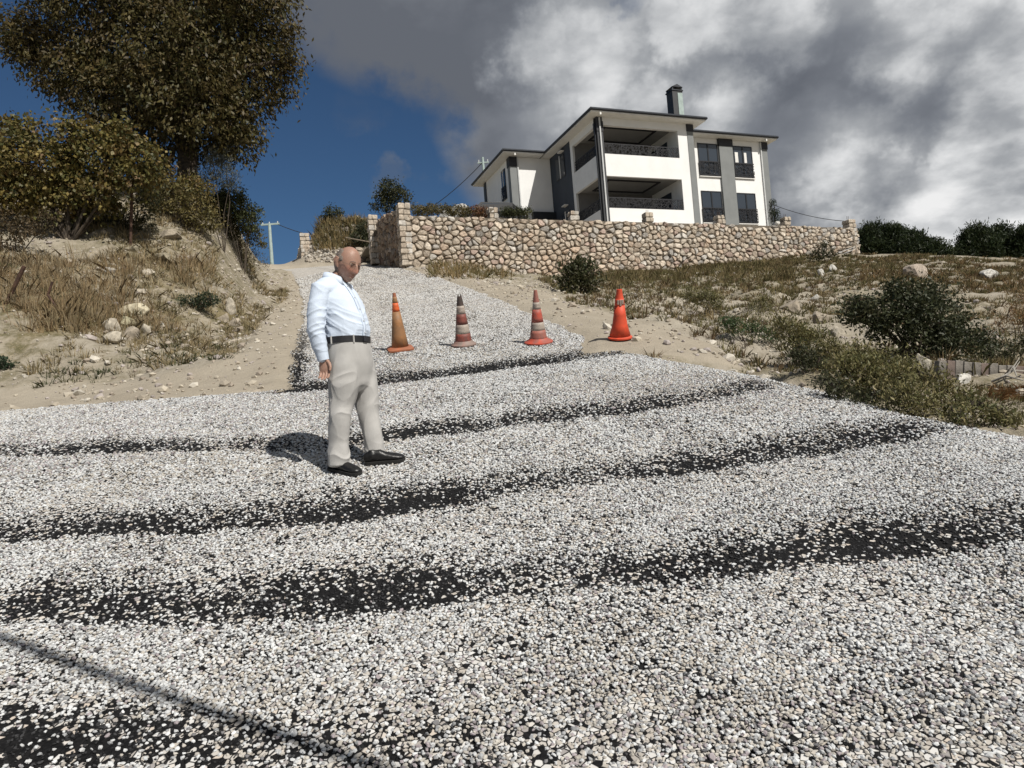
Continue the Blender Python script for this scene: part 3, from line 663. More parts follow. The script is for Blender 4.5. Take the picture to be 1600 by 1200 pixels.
# windows
def lattice(name, a0, a1, z0, z1, b, parent, side=False, step=.17):
    m = MB(); P = (lambda a, z: (b, a, hz(z))) if side else (lambda a, z: (a, b, hz(z))); w_ = .022
    for z in (z0+.02, z1-.02): m.bar(P(a0, z), P(a1, z), .03, .045)
    n = max(2, int((a1-a0)/step)); k = max(2, int(round((z1-z0)/step))); G = {}
    for i in range(n+1):
        for j in range(k+1):
            G[i, j] = (a0+(a1-a0)*i/n+(random.uniform(-.05, .05) if 0 < i < n else 0), z0+.03+(z1-z0-.06)*j/k+(random.uniform(-.045, .045) if 0 < j < k else 0))
    for i in range(n+1):
        for j in range(k+1):
            for di, dj in ((1, 0), (0, 1), (1, 1), (1, -1)):
                if (i+di, j+dj) in G and random.random() < .72: m.bar(P(*G[i, j]), P(*G[i+di, j+dj]), w_, w_)
    for i in range(0, n+1, max(1, int(1.3/step))): m.bar(P(a0+(a1-a0)*i/n, z0), P(a0+(a1-a0)*i/n, z1), .035, .035)
    return m.build(name, M['iron'], parent)
lattice('railing', .37, 5.61, 16.22, 16.90, .09, house); lattice('railing', .37, 5.61, 12.95, 13.63, .09, house)
lattice('railing', .37, 3.4, 16.22, 16.90, .09, house, True); lattice('railing', .37, 3.4, 12.95, 13.63, .09, house, True)
def window(a0, a1, z0, z1, b, rail=True):
    f = .07; am = (a0+a1)/2; y0, y1 = b-.035, b-.003
    w = hbox('window', M['frame'], (a0, a1, y0, y1, z1-f, z1), (a0, a1, y0, y1, z0, z0+f), (a0, a0+f, y0, y1, z0+f, z1-f), (a1-f, a1, y0, y1, z0+f, z1-f), (am-.05, am+.05, y0-.012, y1, z0+f, z1-f), (a0+f, am-.05, y0, y1, z0+.95, z0+1.0), (am+.05, a1-f, y0, y1, z0+.95, z0+1.0))
    for q0, q1 in ((a0+f, am-.05), (am+.05, a1-f)): hbox('pane', M['glass'], (q0, q1, b-.018, b-.004, z0+f, z0+.95), parent=w); hbox('pane', M['glass'], (q0, q1, b-.018, b-.004, z0+1.0, z1-f), parent=w)
    hbox('sill', M['soffit'], (a0-.05, a1+.05, b-.10, b-.04, z0-.05, z0), parent=w)
    if rail: lattice('railing', a0, a1, z0+.05, z0+1.0, b-.10, w, step=.19)
    return w
window(8.34, 9.92, 15.84, 18.06, 1.8); window(11.16, 12.74, 15.84, 18.04, 1.8); window(8.30, 9.92, 12.72, 14.86, 1.8); window(11.10, 12.70, 12.72, 14.82, 1.8)
hbox('curtain', M['soffit'], (11.3, 11.55, 1.772, 1.781, 16.9, 17.6)); hbox('curtain', M['soffit'], (12.05, 12.25, 1.772, 1.781, 16.9, 17.6))
def swindow(b0, b1, z0, z1, a):   # window on a left-hand face
    w = hbox('window', M['frame'], (a-.035, a-.003, b0, b1, z0, z1)); bm_ = (b0+b1)/2
    for q0, q1 in ((b0+.07, bm_-.04), (bm_+.04, b1-.07)): hbox('pane', M['glass'], (a-.05, a-.037, q0, q1, z0+.07, z1-.07), parent=w)
    hbox('mullion', M['soffit'], (a-.07, a-.037, bm_-.04, bm_+.04, z0, z1), parent=w); return w
swindow(4.6, 6.0, 16.5, 18.0, -.03); w = swindow(4.4, 5.7, HB+.5, 14.2, -.03)
w = swindow(7.9, 8.7, 15.9, 18.0, -2.98); lattice('railing', 7.9, 8.7, 15.9, 16.8, -3.08, w, True)
hbox('wall_lamp', M['soffit'], (-.30, -.035, 4.6, 5.1, 18.10, 18.16)); hbox('wall_lamp', M['soffit'], (-.30, -.035, 4.6, 5.1, 14.5, 14.56))
# roofs: flat boarded soffit, dark gutter edge, low hip above
def roof(a0, a1, b0, b1, dz, rise, skip=()):
    z = T+dz; s = hbox('soffit', M['soffit'], (a0+.06, a1-.06, b0+.06, b1-.06, z, z+.07))
    r = MB(); r.box(a0, a1, b0, b1, hz(z+.075), hz(z+.235)); cxx = min(a1-a0, b1-b0)/2
    e = [(a0, b0), (a1, b0), (a1, b1), (a0, b1)]; tp = [(a0+cxx, b0+cxx), (a1-cxx, b0+cxx), (a1-cxx, b1-cxx), (a0+cxx, b1-cxx)]
    b = len(r.v); r.v += [(x, y, hz(z+.236)) for x, y in e]+[(x, y, hz(z+.236+rise)) for x, y in tp]
    r.f += [[b, b+1, b+5, b+4], [b+1, b+2, b+6, b+5], [b+2, b+3, b+7, b+6], [b+3, b, b+4, b+7]]
    ro = r.build('roof', M['roof'], house)
    g = MB()
    for p, q in (((a0, b0), (a1, b0)), ((a0, b0), (a0, b1)), ((a1, b0), (a1, b1))): g.tube([(p[0], p[1], hz(z+.15)), (q[0], q[1], hz(z+.15))], .06, 8)
    g.build('gutter', M['roof'], ro); return ro
mr = roof(-.72, 7.36, -.72, 13.6, .0, .85); roof(7.364, 14.5, 1.12, 13.6, .004, .75); roof(-3.72, -.724, 6.12, 13.2, .008, .3)
for a, b in ((-.1, -.66), (-2.9, 6.18), (13.5, 1.18)): hbox('gutter_outlet', M['soffit'], (a, a+.10, b, b+.1, T-.14, T))
ch = hbox('chimney', M['dark'], (7.55, 8.35, 2.9, 3.6, 18.6, 22.05), parent=mr); hbox('flue_face', M['galv'], (7.95, 8.33, 2.87, 2.897, 19.0, 21.9), parent=mr)
c = MB(); c.box(7.5, 8.4, 2.85, 3.65, hz(22.05), hz(22.12)); 
for x in (7.55, 8.25): c.box(x, x+.1, 2.9, 3.0, hz(22.12), hz(22.3)); c.box(x, x+.1, 3.5, 3.6, hz(22.12), hz(22.3))
b = len(c.v); c.v += [(7.52, 2.85, hz(22.3)), (8.38, 2.85, hz(22.3)), (8.38, 3.65, hz(22.3)), (7.52, 3.65, hz(22.3)), (7.95, 2.85, hz(22.5)), (7.95, 3.65, hz(22.5))]
c.f += [[b, b+3, b+2, b+1], [b, b+1, b+4], [b+2, b+3, b+5], [b+1, b+2, b+5, b+4], [b+3, b, b+4, b+5]]
c.build('chimney_cap', M['roof'], mr)
# ------------------------------------------------------------------ car behind the wall
def make_car():
    p = atY(772, 330, 44.5); g = plot_z(p); z = atY(772, 317.5, 44.5)[2]; H = 1.62
    car = empty('parked_car', (p[0]-.25, p[1]+.4, z-H), AZ); tag(car, 'dark car parked behind the stone wall at the left corner of the house', 'car')
    paint = simple('dark_car_paint', (.012, .013, .016), .5, .1, 3., spec=.15)
    prof = [(-2.1, .35), (-2.1, .85), (-1.55, .98), (-.85, 1.60), (1.3, H), (1.95, 1.1), (2.1, .95), (2.1, .35)]
    m = MB(); n = len(prof)
    for y, k in ((-.86, 0), (-.72, 1), (.72, 1), (.86, 0)):
        for x, zz in prof: m.v.append((x, y, zz if (k or zz < 1.05) else 1.0))
    for r_ in range(3): m.f += [[r_*n+i, r_*n+(i+1) % n, r_*n+n+(i+1) % n, r_*n+n+i] for i in range(n)]
    m.f += [list(range(n))[::-1], [3*n+i for i in range(n)]]
    m.build('body', paint, car)
    gl = MB(); gl.quad((-1.45, -.66, 1.08), (-1.45, .66, 1.08), (-.90, .62, 1.575), (-.90, -.62, 1.575)); gl.v = [(x-.012, y, zz+.012) for x, y, zz in gl.v]; gl.build('windscreen', M['glass'], car)
    for s in (-1, 1): MB().quad((-1.1, s*.80, 1.1), (1.5, s*.80, 1.1), (1.2, s*.745, 1.52), (-.75, s*.745, 1.52)).build('side_window', M['glass'], car)
    MB().box(-.8, 1.2, -.6, .6, H-.005, H+.02).build('roof_panel', M['roof'], car)
    for x in (-1.35, 1.35):
        for y in (-.8, .8):
            w = MB(); w.tube([(x, y-.1, .34), (x, y+.1, .34)], .34, 18); o = w.build('wheel', M['iron'], car)
            w = MB(); w.tube([(x, y-.11, .34), (x, y+.11, .34)], .2, 14); w.build('rim', M['pipe'], o)
    return car
make_car()
# ------------------------------------------------------------------ upper walls past the gate
def far_wall():
    o = atY(474, 412, 52); o[2] = ground_z(o[0], o[1])[0]; zt = atY(474, 364, 52)[2]
    w = empty('far_stone_wall', tuple(o)); tag(w, 'distant stone wall corner with a lit pier at the top of the lane', 'wall')
    pier(w, o, -.1, .55, -.1, .6, o[2]-.3, zt, 7, o)
    m = MB(); 
    for du, L, t1 in ((fd, 2.6, .55), (sd, 9., .4)):
        q = [o*0, du*L]; dn = sd if du is fd else fd
        vs = [q[0], q[1], q[1]+dn*.4, q[0]+dn*.4]; b = len(m.v)
        h1 = zt-o[2]-.6; m.v += [(v[0], v[1], -.6) for v in vs]+[(v[0], v[1], h1) for v in vs]; m.f += [[b+i for i in f] for f in ((4, 5, 6, 7), (0, 1, 5, 4), (1, 2, 6, 5), (2, 3, 7, 6), (3, 0, 4, 7))]
    m.build('mortar_core', M['mortar'], w)
    V, Fc, Cc = [], [], []; n0 = 0
    for du, dn, L in ((fd, -sd, 2.6), (sd, -fd, 9.)):
        for A, P in cells(L, lambda s: s*0+o[2]-.5, lambda s: s*0+zt-.58, .5, .34):
            v, f = stone_geo(P, o, du, dn); v = v-o; V.append(v); Fc += [[i+n0 for i in q] for q in f]; Cc.append(np.repeat(stone_col(50, 0)[None], len(v), 0)); n0 += len(v)
    tag(link('small_stones', npmesh('small_stones', np.concatenate(V), Fc, cols=np.concatenate(Cc)), M['stone'], w), kind='stuff')
    o2 = atY(556, 408, 46); o2[2] = ground_z(o2[0], o2[1])[0]; zt2 = atY(556, 386, 46)[2]
    w2 = empty('low_stone_wall', tuple(o2)); tag(w2, 'low rubble wall segment across the lane gate behind the man', 'wall')
    L = 2.3; m = MB(); q = fd*L; m.v = [(0, 0, -.6), (q[0], q[1], -.6), (q[0]+sd[0]*.4, q[1]+sd[1]*.4, -.6), (sd[0]*.4, sd[1]*.4, -.6)]; h1 = zt2-o2[2]-.03; m.v += [(x, y, h1) for x, y, z in m.v]
    m.f = [[4, 5, 6, 7], [0, 1, 5, 4], [1, 2, 6, 5], [2, 3, 7, 6], [3, 0, 4, 7]]; m.build('mortar_core', M['mortar'], w2)
    for A, P in cells(L, lambda s: s*0+o2[2]-.4, lambda s: s*0+zt2, .42, .28):
        v, f = stone_geo(P, o2, fd, -sd); link('stone', npmesh('stone', v-o2, f, cols=np.repeat(stone_col(50, 0)[None], len(v), 0)), M['stone'], w2)
    m = MB(); e = [tuple(q_+UPZ*(zt2-o2[2]+h)) for q_, h in ((fd*-.6, .62), (fd*2.2, .12))]; m.tube(e, .04, 6); tag(m.build('leaning_pole', M['wood'], None), 'thin pale pole lying across the low rubble wall', 'pole').location = tuple(o2-sd*.1)
far_wall()
# ------------------------------------------------------------------ traffic cones
def ground_n(x, y, e=.35):
    z = base_z(np.array([x+e, x-e, x, x]), np.array([y, y, y+e, y-e])); return Vector((-(z[0]-z[1])/(2*e), -(z[2]-z[3])/(2*e), 1)).normalized()
def dirty(name, c, c2, k=.5):
    m, t, b, o = newmat(name); p = objc(t); n = t.noise(p, 7, 7, .65, .4); z = t.add('ShaderNodeSeparateXYZ', {0: p}).outputs[2]
    t.set(b, 'Base Color', t.mix(t.mrange(t.math('ADD', n, t.math('MULTIPLY', t.noise(p, 26, 5), .25)), .50-.2*k, .86-.2*k), c, c2)); b.inputs['Roughness'].default_value = .62; bump(t, b, n, .25, .01); return m
CM = dict(or1=dirty('faded_orange', (.36, .165, .06), (.23, .125, .06)), or1b=dirty('bright_orange', (.68, .12, .025), (.50, .10, .03), .3), base1=dirty('orange_base', (.40, .13, .06), (.28, .11, .06)),
          rd2=dirty('dirty_red', (.24, .055, .038), (.13, .05, .04)), wh=dirty('worn_white', (.50, .45, .38), (.26, .21, .18)), tp2=dirty('dark_tip', (.085, .05, .042), (.05, .04, .035)), base2=dirty('dusty_base', (.30, .17, .14), (.22, .17, .145)),
          rd3=dirty('red', (.52, .065, .03), (.28, .09, .07)), pk3=dirty('faded_pink', (.36, .12, .085), (.25, .11, .09)), rd4=dirty('vivid_red', (.66, .068, .022), (.46, .06, .025), .25))
def cone(u, v, H, label, spec, style):
    p = rhit(u, v, base_z); g = ground_n(p[0], p[1]); c = empty('traffic_cone', (p[0], p[1], p[2]+.02)); c.rotation_mode = 'QUATERNION'; c.rotation_quaternion = Vector((0, 0, 1)).rotation_difference(g) @ Matrix.Rotation(style.get('rz', .3), 3, 'Z').to_quaternion()
    tag(c, label, 'traffic cone', 'traffic cones across the lane')
    R0, R1 = style['r0'], style['r1']; zb = style.get('zb', .045)
    if style['base'] == 'square':
        s = style['rb']; m = MB(); n = 8; ring = []
        def rr(s, z):
            out = []
            for qx, qy in ((1, 1), (-1, 1), (-1, -1), (1, -1)):
                for k in range(3): a = math.atan2(qy, qx)-math.pi/4+k*math.pi/4; out.append((qx*(s-.05)+.05*math.cos(a), qy*(s-.05)+.05*math.sin(a), z))
            return out
        rings = [rr(s-.01, 0), rr(s, .008), rr(s, .03), rr(s-.02, .042), rr(R0+.015, .055)]
        for r_ in rings: m.v += r_
        for i in range(4): m.f += [[i*12+k, i*12+(k+1) % 12, i*12+12+(k+1) % 12, i*12+12+k] for k in range(12)]
        m.f += [list(range(12))[::-1], [48+k for k in range(12)]]; m.build('base', style['bm'], c, True)
    else:
        rb = style['rb']; MB().lathe([(rb-.01, 0), (rb, .01), (rb, .025), (rb-.03, .04), (R0+.02, .055), (R0+.005, .075)], style.get('seg', 28)).build('base', style['bm'], c, True)
    L = H-.05
    for i, (t0, t1, mat, nm) in enumerate(spec):
        pr = []
        for k in range(4):
            t = t0+(t1-t0)*k/3; fl = style.get('flare', 0)*math.exp(-t*9); st = style.get('step', lambda t: 0)(t); pr.append((R0+(R1-R0)*t+fl+st, .05+L*t))
        o = MB().lathe(pr, 28, cap=(i == len(spec)-1)).build(nm, mat, c, True)
        so = o.modifiers.new('thickness', 'SOLIDIFY'); so.thickness = .004
    return c
c1 = cone(626, 549, .83, 'tall faded brown-orange cone with a bright orange band, nearest the man', [(0, .66, CM['or1'], 'body'), (.66, .82, CM['or1b'], 'band'), (.82, .93, CM['or1'], 'upper_body'), (.93, 1, CM['base1'], 'tip')], dict(r0=.125, r1=.022, base='square', rb=.185, bm=CM['base1'], rz=.25))
c2 = cone(725, 542, .74, 'dirty dark red cone with two grey-white bands and a split tip', [(0, .19, CM['rd2'], 'body'), (.19, .38, CM['wh'], 'band'), (.38, .60, CM['rd2'], 'upper_body'), (.60, .77, CM['wh'], 'band'), (.77, .96, CM['tp2'], 'tip')], dict(r0=.125, r1=.03, base='round', rb=.185, bm=CM['base2'], seg=12))
m = MB()
for s in (-1, 1): m.tube([(s*.022, 0, .68), (s*.016, 0, .745)], [.014, .006], 6)
m.build('split_tip', CM['tp2'], c2)
c3 = cone(842, 538, .75, 'red cone with two worn white bands on the gravel edge', [(0, .20, CM['pk3'], 'body'), (.20, .36, CM['wh'], 'band'), (.36, .62, CM['rd3'], 'upper_body'), (.62, .76, CM['wh'], 'band'), (.76, 1, CM['pk3'], 'tip')], dict(r0=.125, r1=.022, base='round', rb=.205, bm=CM['rd3']))
c4 = cone(969, 531, .69, 'plain vivid red-orange cone standing alone on the dirt', [(0, .66, CM['rd4'], 'body'), (.66, .80, CM['rd4'], 'collar'), (.80, 1, CM['rd4'], 'tip')], dict(r0=.118, r1=.045, base='round', rb=.172, bm=CM['rd4'], flare=.03, step=lambda t: -.008 if t > .8 else 0, rz=0))
m = MB(); 
for k in range(3): a = -2.0+k*.5; m.box(.066*math.cos(a)-.012, .066*math.cos(a)+.012, .066*math.sin(a)-.010, .066*math.sin(a)+.01, .47 if k == 1 else .49, .55)
m.build('white_mark', CM['wh'], c4); MB().tube([(0, 0, .68), (.0, 0, .74), (.02, 0, .76), (.04, 0, .745)], .006, 6).build('hook', M['iron'], c4)
# ------------------------------------------------------------------ poles, wires, posts
def catenary(p, q, sag, r, n=24):
    p, q = np.array(p), np.array(q); t = np.linspace(0, 1, n); P = p[None]*(1-t)[:, None]+q[None]*t[:, None]; P[:, 2] -= sag*4*t*(1-t); m = MB(); m.tube([tuple(x) for x in P], r, 6); return m
p1 = atY(424, 397, 62); t1 = atY(421, 351, 62)
up_ = empty('utility_pole', (p1[0], p1[1], p1[2]-1.)); tag(up_, 'pale slim utility pole with a crossarm at the top of the lane', 'utility pole')
hh = t1[2]-p1[2]+1.; MB().tube([(0, 0, 0), (0, 0, hh)], [.17, .13], 10).build('shaft', M['galv'], up_, True)
ca = MB(); ca.box(-.75, .9, -.06, .06, hh-.05, hh+.1); ca.build('crossarm', M['galv'], up_)
for x in (-.6, 0., .75): MB().tube([(x, 0, hh+.1), (x, 0, hh+.25)], .05, 8).build('insulator', M['pipe'], up_)
p2 = atY(757, 285, 58); t2 = atY(754, 246, 58)
u2 = empty('utility_pole', (p2[0], p2[1], p2[2]-4)); tag(u2, 'utility pole rising behind the left wing of the house', 'utility pole'); hh2 = t2[2]-p2[2]+4
MB().tube([(0, 0, 0), (0, 0, hh2)], [.15, .11], 10).build('shaft', M['galv'], u2, True)
MB().box(-.45, .5, -.06, .06, hh2-.5, hh2-.4).build('crossarm', M['galv'], u2)
for x in (-.35, .4): MB().tube([(x, 0, hh2-.4), (x, 0, hh2-.2)], .05, 8).build('insulator', M['pipe'], u2)
tag(catenary(t1+np.array([.7, 0, 0]), t2-np.array([0, 0, .4]), 3.4, .03).build('power_cable', M['iron']), 'thin cable sagging between the lane pole and the pole behind the house', 'cable')
qa, qb = atY(1203, 318, 43.5), atY(1332, 346, 43.2)
tag(catenary(qa, qb, .25, .018).build('service_cable', M['iron']), 'thin cable running from the house to the right end pier', 'cable')
# cable overhead behind the camera whose shadow crosses the near chippings
G1, G2 = rhit(0, 985, base_z), rhit(480, 1180, base_z); hcab = 4.6; off = np.array(sdir)*(hcab/sdir.z); dv = (G2-G1); dv[2] = 0
A_ = G1+off-dv*6.5; B_ = G2+off+dv*7; A_[2] = B_[2] = 5.4
tag(catenary(A_, B_, .25, .028, 40).build('overhead_cable', M['iron']), 'black overhead cable casting the thin shadow at lower left', 'cable')
for P_, nm in ((A_, 'wooden cable pole standing left of the road, outside the view'), (B_, 'wooden cable pole standing behind the viewer, outside the view')):
    gz = float(ground_z(P_[0], P_[1])[0]); up3 = empty('cable_pole', (P_[0], P_[1], gz-.2)); tag(up3, nm, 'utility pole'); MB().tube([(0, 0, 0), (0, 0, 5.9-gz)], [.13, .09], 10).build('shaft', M['wood'], up3, True)
    MB().box(-.25, .25, -.05, .05, 5.52-gz, 5.62-gz).build('bracket', M['rust'], up3)
def gpt(u, v): return rhit(u, v, ground_z)
def post(u0, v0, u1, v1, r, label, name='metal_post', mat='rust', kink=None):
    p = gpt(u0, v0); q = atY(u1, v1, p[1]+.0); m = MB(); e = [tuple(p-np.array([0, 0, .15])-(q-p)*.02)]
    if kink: e.append(tuple(atY(kink[0], kink[1], p[1])))
    e.append(tuple(q)); m.tube(e, r, 8); return tag(m.build(name, M[mat]), label, 'post')
post(203, 382, 207, 272, .035, 'upright rusty pipe post standing in the shrubs on the left bank')
post(4, 472, 38, 416, .035, 'leaning dark stake at the far left of the dry grass', 'leaning_stake')
post(106, 495, 82, 440, .022, 'bent rusty angle iron sticking out of the bank', 'bent_bar', kink=(75, 461))
# concrete edging on the right
def edging():
    u = np.linspace(1462, 1640, 22); P0 = rhit(1462, 578, ground_z); P1 = rhit(1600, 590, ground_z); Yk = (P0[1]+P1[1])/2
    A = atY(1462, 581, Yk); B = atY(1640, 593, Yk); L = np.linalg.norm(B-A); d = (B-A)/L; e = empty('block_edging', tuple(A)); tag(e, 'row of weathered grey paving blocks set on edge beside the weeds', 'edging')
    n = int(L/.105); ang = math.atan2(d[1], d[0])
    for i in range(n):
        w_ = .098; h = .145+random.uniform(-.015, .015); o = MB(); o.box(0, w_, -.05, .05, -.12, h); b = o.build('block', KER if random.random() < .75 else CMB, e, bevel=.008)
        b.location = tuple(d*(i*.105)+np.array([0, random.uniform(-.012, .012), 0])); b.rotation_euler = (random.uniform(-.05, .05), -math.asin(d[2])+random.uniform(-.03, .03), ang+random.uniform(-.06, .06))
KER = simple('dark_weathered_block', (.235, .215, .19), .9, .25, 8, bmp=.6); CMB = simple('reddish_block', (.19, .145, .125), .9, .2, 8, bmp=.5)
edging()
# leaning slatted panel by the wall's right end
def panel():
    Yp = 40.6; A, B, Cc, D = atY(1297, 412, Yp), atY(1340, 400, Yp+.3), atY(1333, 368, Yp+1.0), atY(1297, 362, Yp+1.0)
    e = empty('slatted_panel', tuple(A)); tag(e, 'broken wooden slatted panel leaning at the right end of the stone wall', 'panel')
    r_ = lambda p: tuple(p-A)
    for p, q in ((A, D), (B, Cc), (D, Cc)): MB().bar(r_(p), r_(q), .06, .05).build('frame_bar', M['wood'], e)
    for i in range(9):
        t = .04+i*.10; p = A+(D-A)*t; q = B+(Cc-B)*min(1, t+.22); MB().bar(r_(p+(q-p)*.25), r_(q), .05, .025).build('slat', M['pipe'] if i in (1, 2) else M['wood'], e)
panel()
# ------------------------------------------------------------------ boulders
def rock_mesh(name, w, d, h, seed, c, sub=3):
    bm = bmesh.new(); bmesh.ops.create_icosphere(bm, subdivisions=sub, radius=1.); r = random.Random(seed)
    V = np.array([v.co[:] for v in bm.verts]); Fc = [[v.index for v in f.verts] for f in bm.faces]; bm.free()
    for k in range(15):
        n = np.array([r.gauss(0, 1), r.gauss(0, 1), r.gauss(0, .8)]); n /= np.linalg.norm(n); dd = r.uniform(.42, .78); s = V@n; V -= np.outer(np.maximum(s-dd, 0)*.97, n)
    V *= (1+.10*fbm(V[:, 0]*1.6+seed, V[:, 1]*1.6, V[:, 2]*1.6, 3))[:, None]; V *= np.array([w/2, d/2, h/2])/np.abs(V).max(0)
    cc = np.array(c)[None]*(1+.16*fbm(V[:, 0]*6+seed, V[:, 1]*6, V[:, 2]*6, 3))[:, None]
    return npmesh(name, V, Fc, smooth=False, cols=np.clip(cc, 0, 1))
CR = (.44, .395, .32); TAN = (.36, .31, .245); WHT = (.54, .52, .475)
for i, (u, v, wp, hp, c, lab) in enumerate([
    (200, 494, 60, 23, (.50, .45, .33), 'largest flat-topped cream boulder with lichen on the left bank'), (173, 520, 30, 24, CR, 'rounded cream boulder below the lichened boulder'), (171, 538, 34, 22, CR, 'lowest cream boulder in the cluster on the left bank'),
    (200, 531, 28, 22, TAN, 'tan boulder in the middle of the left bank cluster'), (224, 523, 22, 18, CR, 'small wedge boulder at the right of the left bank cluster'), (193, 508, 34, 18, (.40, .37, .25), 'mossy flat boulder under the lichened boulder'),
    (166, 428, 26, 12, WHT, 'pale stone slab high in the dry grass'), (358, 490, 18, 26, CR, 'upright cream boulder right of the small green bush'), (348, 503, 18, 14, TAN, 'squat tan boulder under the upright cream one'), (366, 510, 20, 14, TAN, 'tan boulder at the foot of the bank by the dirt strip'),
    (250, 511, 14, 10, WHT, 'small white stone left of the small green bush'), (228, 428, 24, 12, CR, 'cream slab half sunk in dry grass above the boulders'), (201, 393, 34, 16, (.33, .29, .21), 'flat brownish rock at the foot of the rusty post'), (216, 457, 22, 8, CR, 'thin pale slab lying above the lichened boulder'),
    (247, 405, 62, 16, (.34, .30, .22), 'long flat stone slab stepping out of the left bank'), (255, 372, 56, 16, (.36, .31, .24), 'weathered stone ledge behind the long slab'), (270, 332, 34, 10, (.36, .31, .24), 'small stone ledge near the top of the left bank'),
    (1551, 437, 30, 18, WHT, 'white boulder on the right hillside below the dark trees'), (1452, 586, 30, 40, (.46, .42, .34), 'upright pale rock at the left end of the block edging'), (1512, 601, 30, 18, WHT, 'white plastered lump lying before the block edging'), (1240, 490, 44, 24, TAN, 'broad tan boulder on the right slope'),
    (1287, 505, 34, 24, TAN, 'tan boulder left of the big dark bush'), (1314, 524, 24, 18, CR, 'cream boulder against the big dark bush'), (1304, 423, 16, 14, WHT, 'white stone below the slatted panel'), (1285, 431, 12, 12, WHT, 'small white stone left of the slatted panel'),
    (1276, 471, 18, 12, WHT, 'white stone in the grass above the tan boulders'), (1368, 541, 18, 14, CR, 'cream stone at the near foot of the big dark bush'), (1437, 436, 40, 26, (.40, .34, .28), 'brown rock outcrop above the big dark bush'), (1218, 353, 16, 10, WHT, 'white stone on the terrace right of the house'),
    (712, 322, 62, 16, (.60, .58, .54), 'pale rock mound behind the dry hedge')]):
    if v < 360: 
        Y = 44. if u > 1000 else (47. if u > 500 else None)
        p = atY(u, v, Y) if Y else gpt(u, v)
    else: p = gpt(u, v)
    if p is None: continue
    s = p[1]/F; w_, h_ = wp*s, hp*s*1.15; o = link('boulder', rock_mesh('boulder', w_, w_*random.uniform(.7, .95), h_*1.25, i*7+3, c), M['rock'])
    o.location = (p[0], p[1]+w_*.3, p[2]+h_*.26 if v != 322 else p[2]-h_*.5); o.scale = (1, 1, 1 if v != 322 else 2.); o.rotation_euler = (random.uniform(-.12, .12), random.uniform(-.12, .12), random.uniform(-.5, .5)); tag(o, lab, 'boulder', 'boulders and slabs on the slopes')
# rubble strewn over the banks
def rubble():
    n = 90000; x = rng.uniform(-14, 16, n); y = rng.uniform(5.5, 34, n); tm = track_mask(x, y); road = on_main(x, y, .1) | on_hill(x, y, .1)
    right = (x > hill_r(y)) & (y > 7); dens = np.where(right, .55*ss(4.5, 1.2, np.abs(x-hill_r(y)-2.6))+.12, .42+.35*ss(2.5, .5, np.abs(hill_l(y)-x-1.6)))
    dens = dens*(1-tm*.55)*(.5+.6*np.clip(fbm(x*.9, y*.9, 5., 3)+.3, 0, 1.2)); k = (rng.random(n) < dens) & ~road; x, y = x[k], y[k]; m = len(x)
    size = np.exp(rng.normal(math.log(.045), .55, m)); size = np.minimum(size, .22); z = ground_z(x, y)+size*.12
    c = np.array([(.46, .41, .33), (.40, .35, .28), (.52, .48, .41), (.34, .29, .235), (.40, .355, .33)])[rng.integers(0, 5, m)]*rng.uniform(.8, 1.12, m)[:, None]
    stones('rubble', np.stack([x, y, z], 1), size, c, 'loose stones and clods strewn over the dry banks', 'rubble')
rubble()
def bank_rubble():
    n = 2600; uu = rng.uniform(478, 592, n); vv = rng.uniform(352, 410, n); P = [gpt(u, v) for u, v in zip(uu, vv)]; P = np.array([p for p in P if p is not None and p[1] > 47]); m = len(P); size = np.exp(rng.normal(math.log(.16), .5, m)); P[:, 2] += size*.1
    c = np.array([(.46, .41, .34), (.38, .335, .28), (.54, .50, .44), (.30, .26, .215)])[rng.integers(0, 4, m)]*rng.uniform(.8, 1.12, m)[:, None]; stones('bank_rubble', P, np.minimum(size, .5), c, 'coarse rubble on the bank past the lane gate', 'rubble')
bank_rubble()
# ------------------------------------------------------------------ vegetation
def leaf_mesh(name, P, size, cols, droop=.3, asp=.45, out=None):
    n = len(P); d = rng.normal(0, 1, (n, 3)); d[:, 2] -= droop*2.2
    if out is not None: d += out*.8
    d /= np.linalg.norm(d, axis=1, keepdims=True)+1e-9; r = rng.normal(0, 1, (n, 3)); s = np.cross(d, r); s /= np.linalg.norm(s, axis=1, keepdims=True)+1e-9
    nn = np.cross(d, s); L = size[:, None]; V = np.empty((n, 4, 3)); V[:, 0] = P-d*L*.5; V[:, 1] = P+s*L*asp*.5+nn*L*.08; V[:, 2] = P+d*L*.5; V[:, 3] = P-s*L*asp*.5+nn*L*.08
    Fq = np.arange(n*4).reshape(n, 4); return npmesh(name, V.reshape(-1, 3), Fq, cols=np.repeat(cols, 4, 0))
def sph(n):
    v = rng.normal(0, 1, (n, 3)); return v/np.linalg.norm(v, axis=1, keepdims=True)
def foliage_points(lobes, per_area, clump, leafn):
    C, R, O = [], [], []
    for c, r in lobes:
        c = np.array(c); r = np.array(r, float)*np.ones(3); n = max(6, int(per_area*4*math.pi*r[0]*(r[1]+r[2])/2/clump**2)); s = sph(n); k = rng.uniform(.25, 1.02, n)**.55
        q = c+s*r*k[:, None]*(1+.14*fbm(s[:, 0]*2.2+c[0], s[:, 1]*2.2+c[1], s[:, 2]*2.2, 2))[:, None]; C.append(q); O.append(s)
    C = np.concatenate(C); O = np.concatenate(O); m = len(C); csz = clump*rng.uniform(.6, 1.35, m); cnt = np.maximum(2, rng.poisson(leafn, m)); idx = np.repeat(np.arange(m), cnt)
    P = C[idx]+rng.normal(0, 1, (len(idx), 3))*csz[idx][:, None]*np.array([.62, .62, .5]); return P, O[idx], idx, C
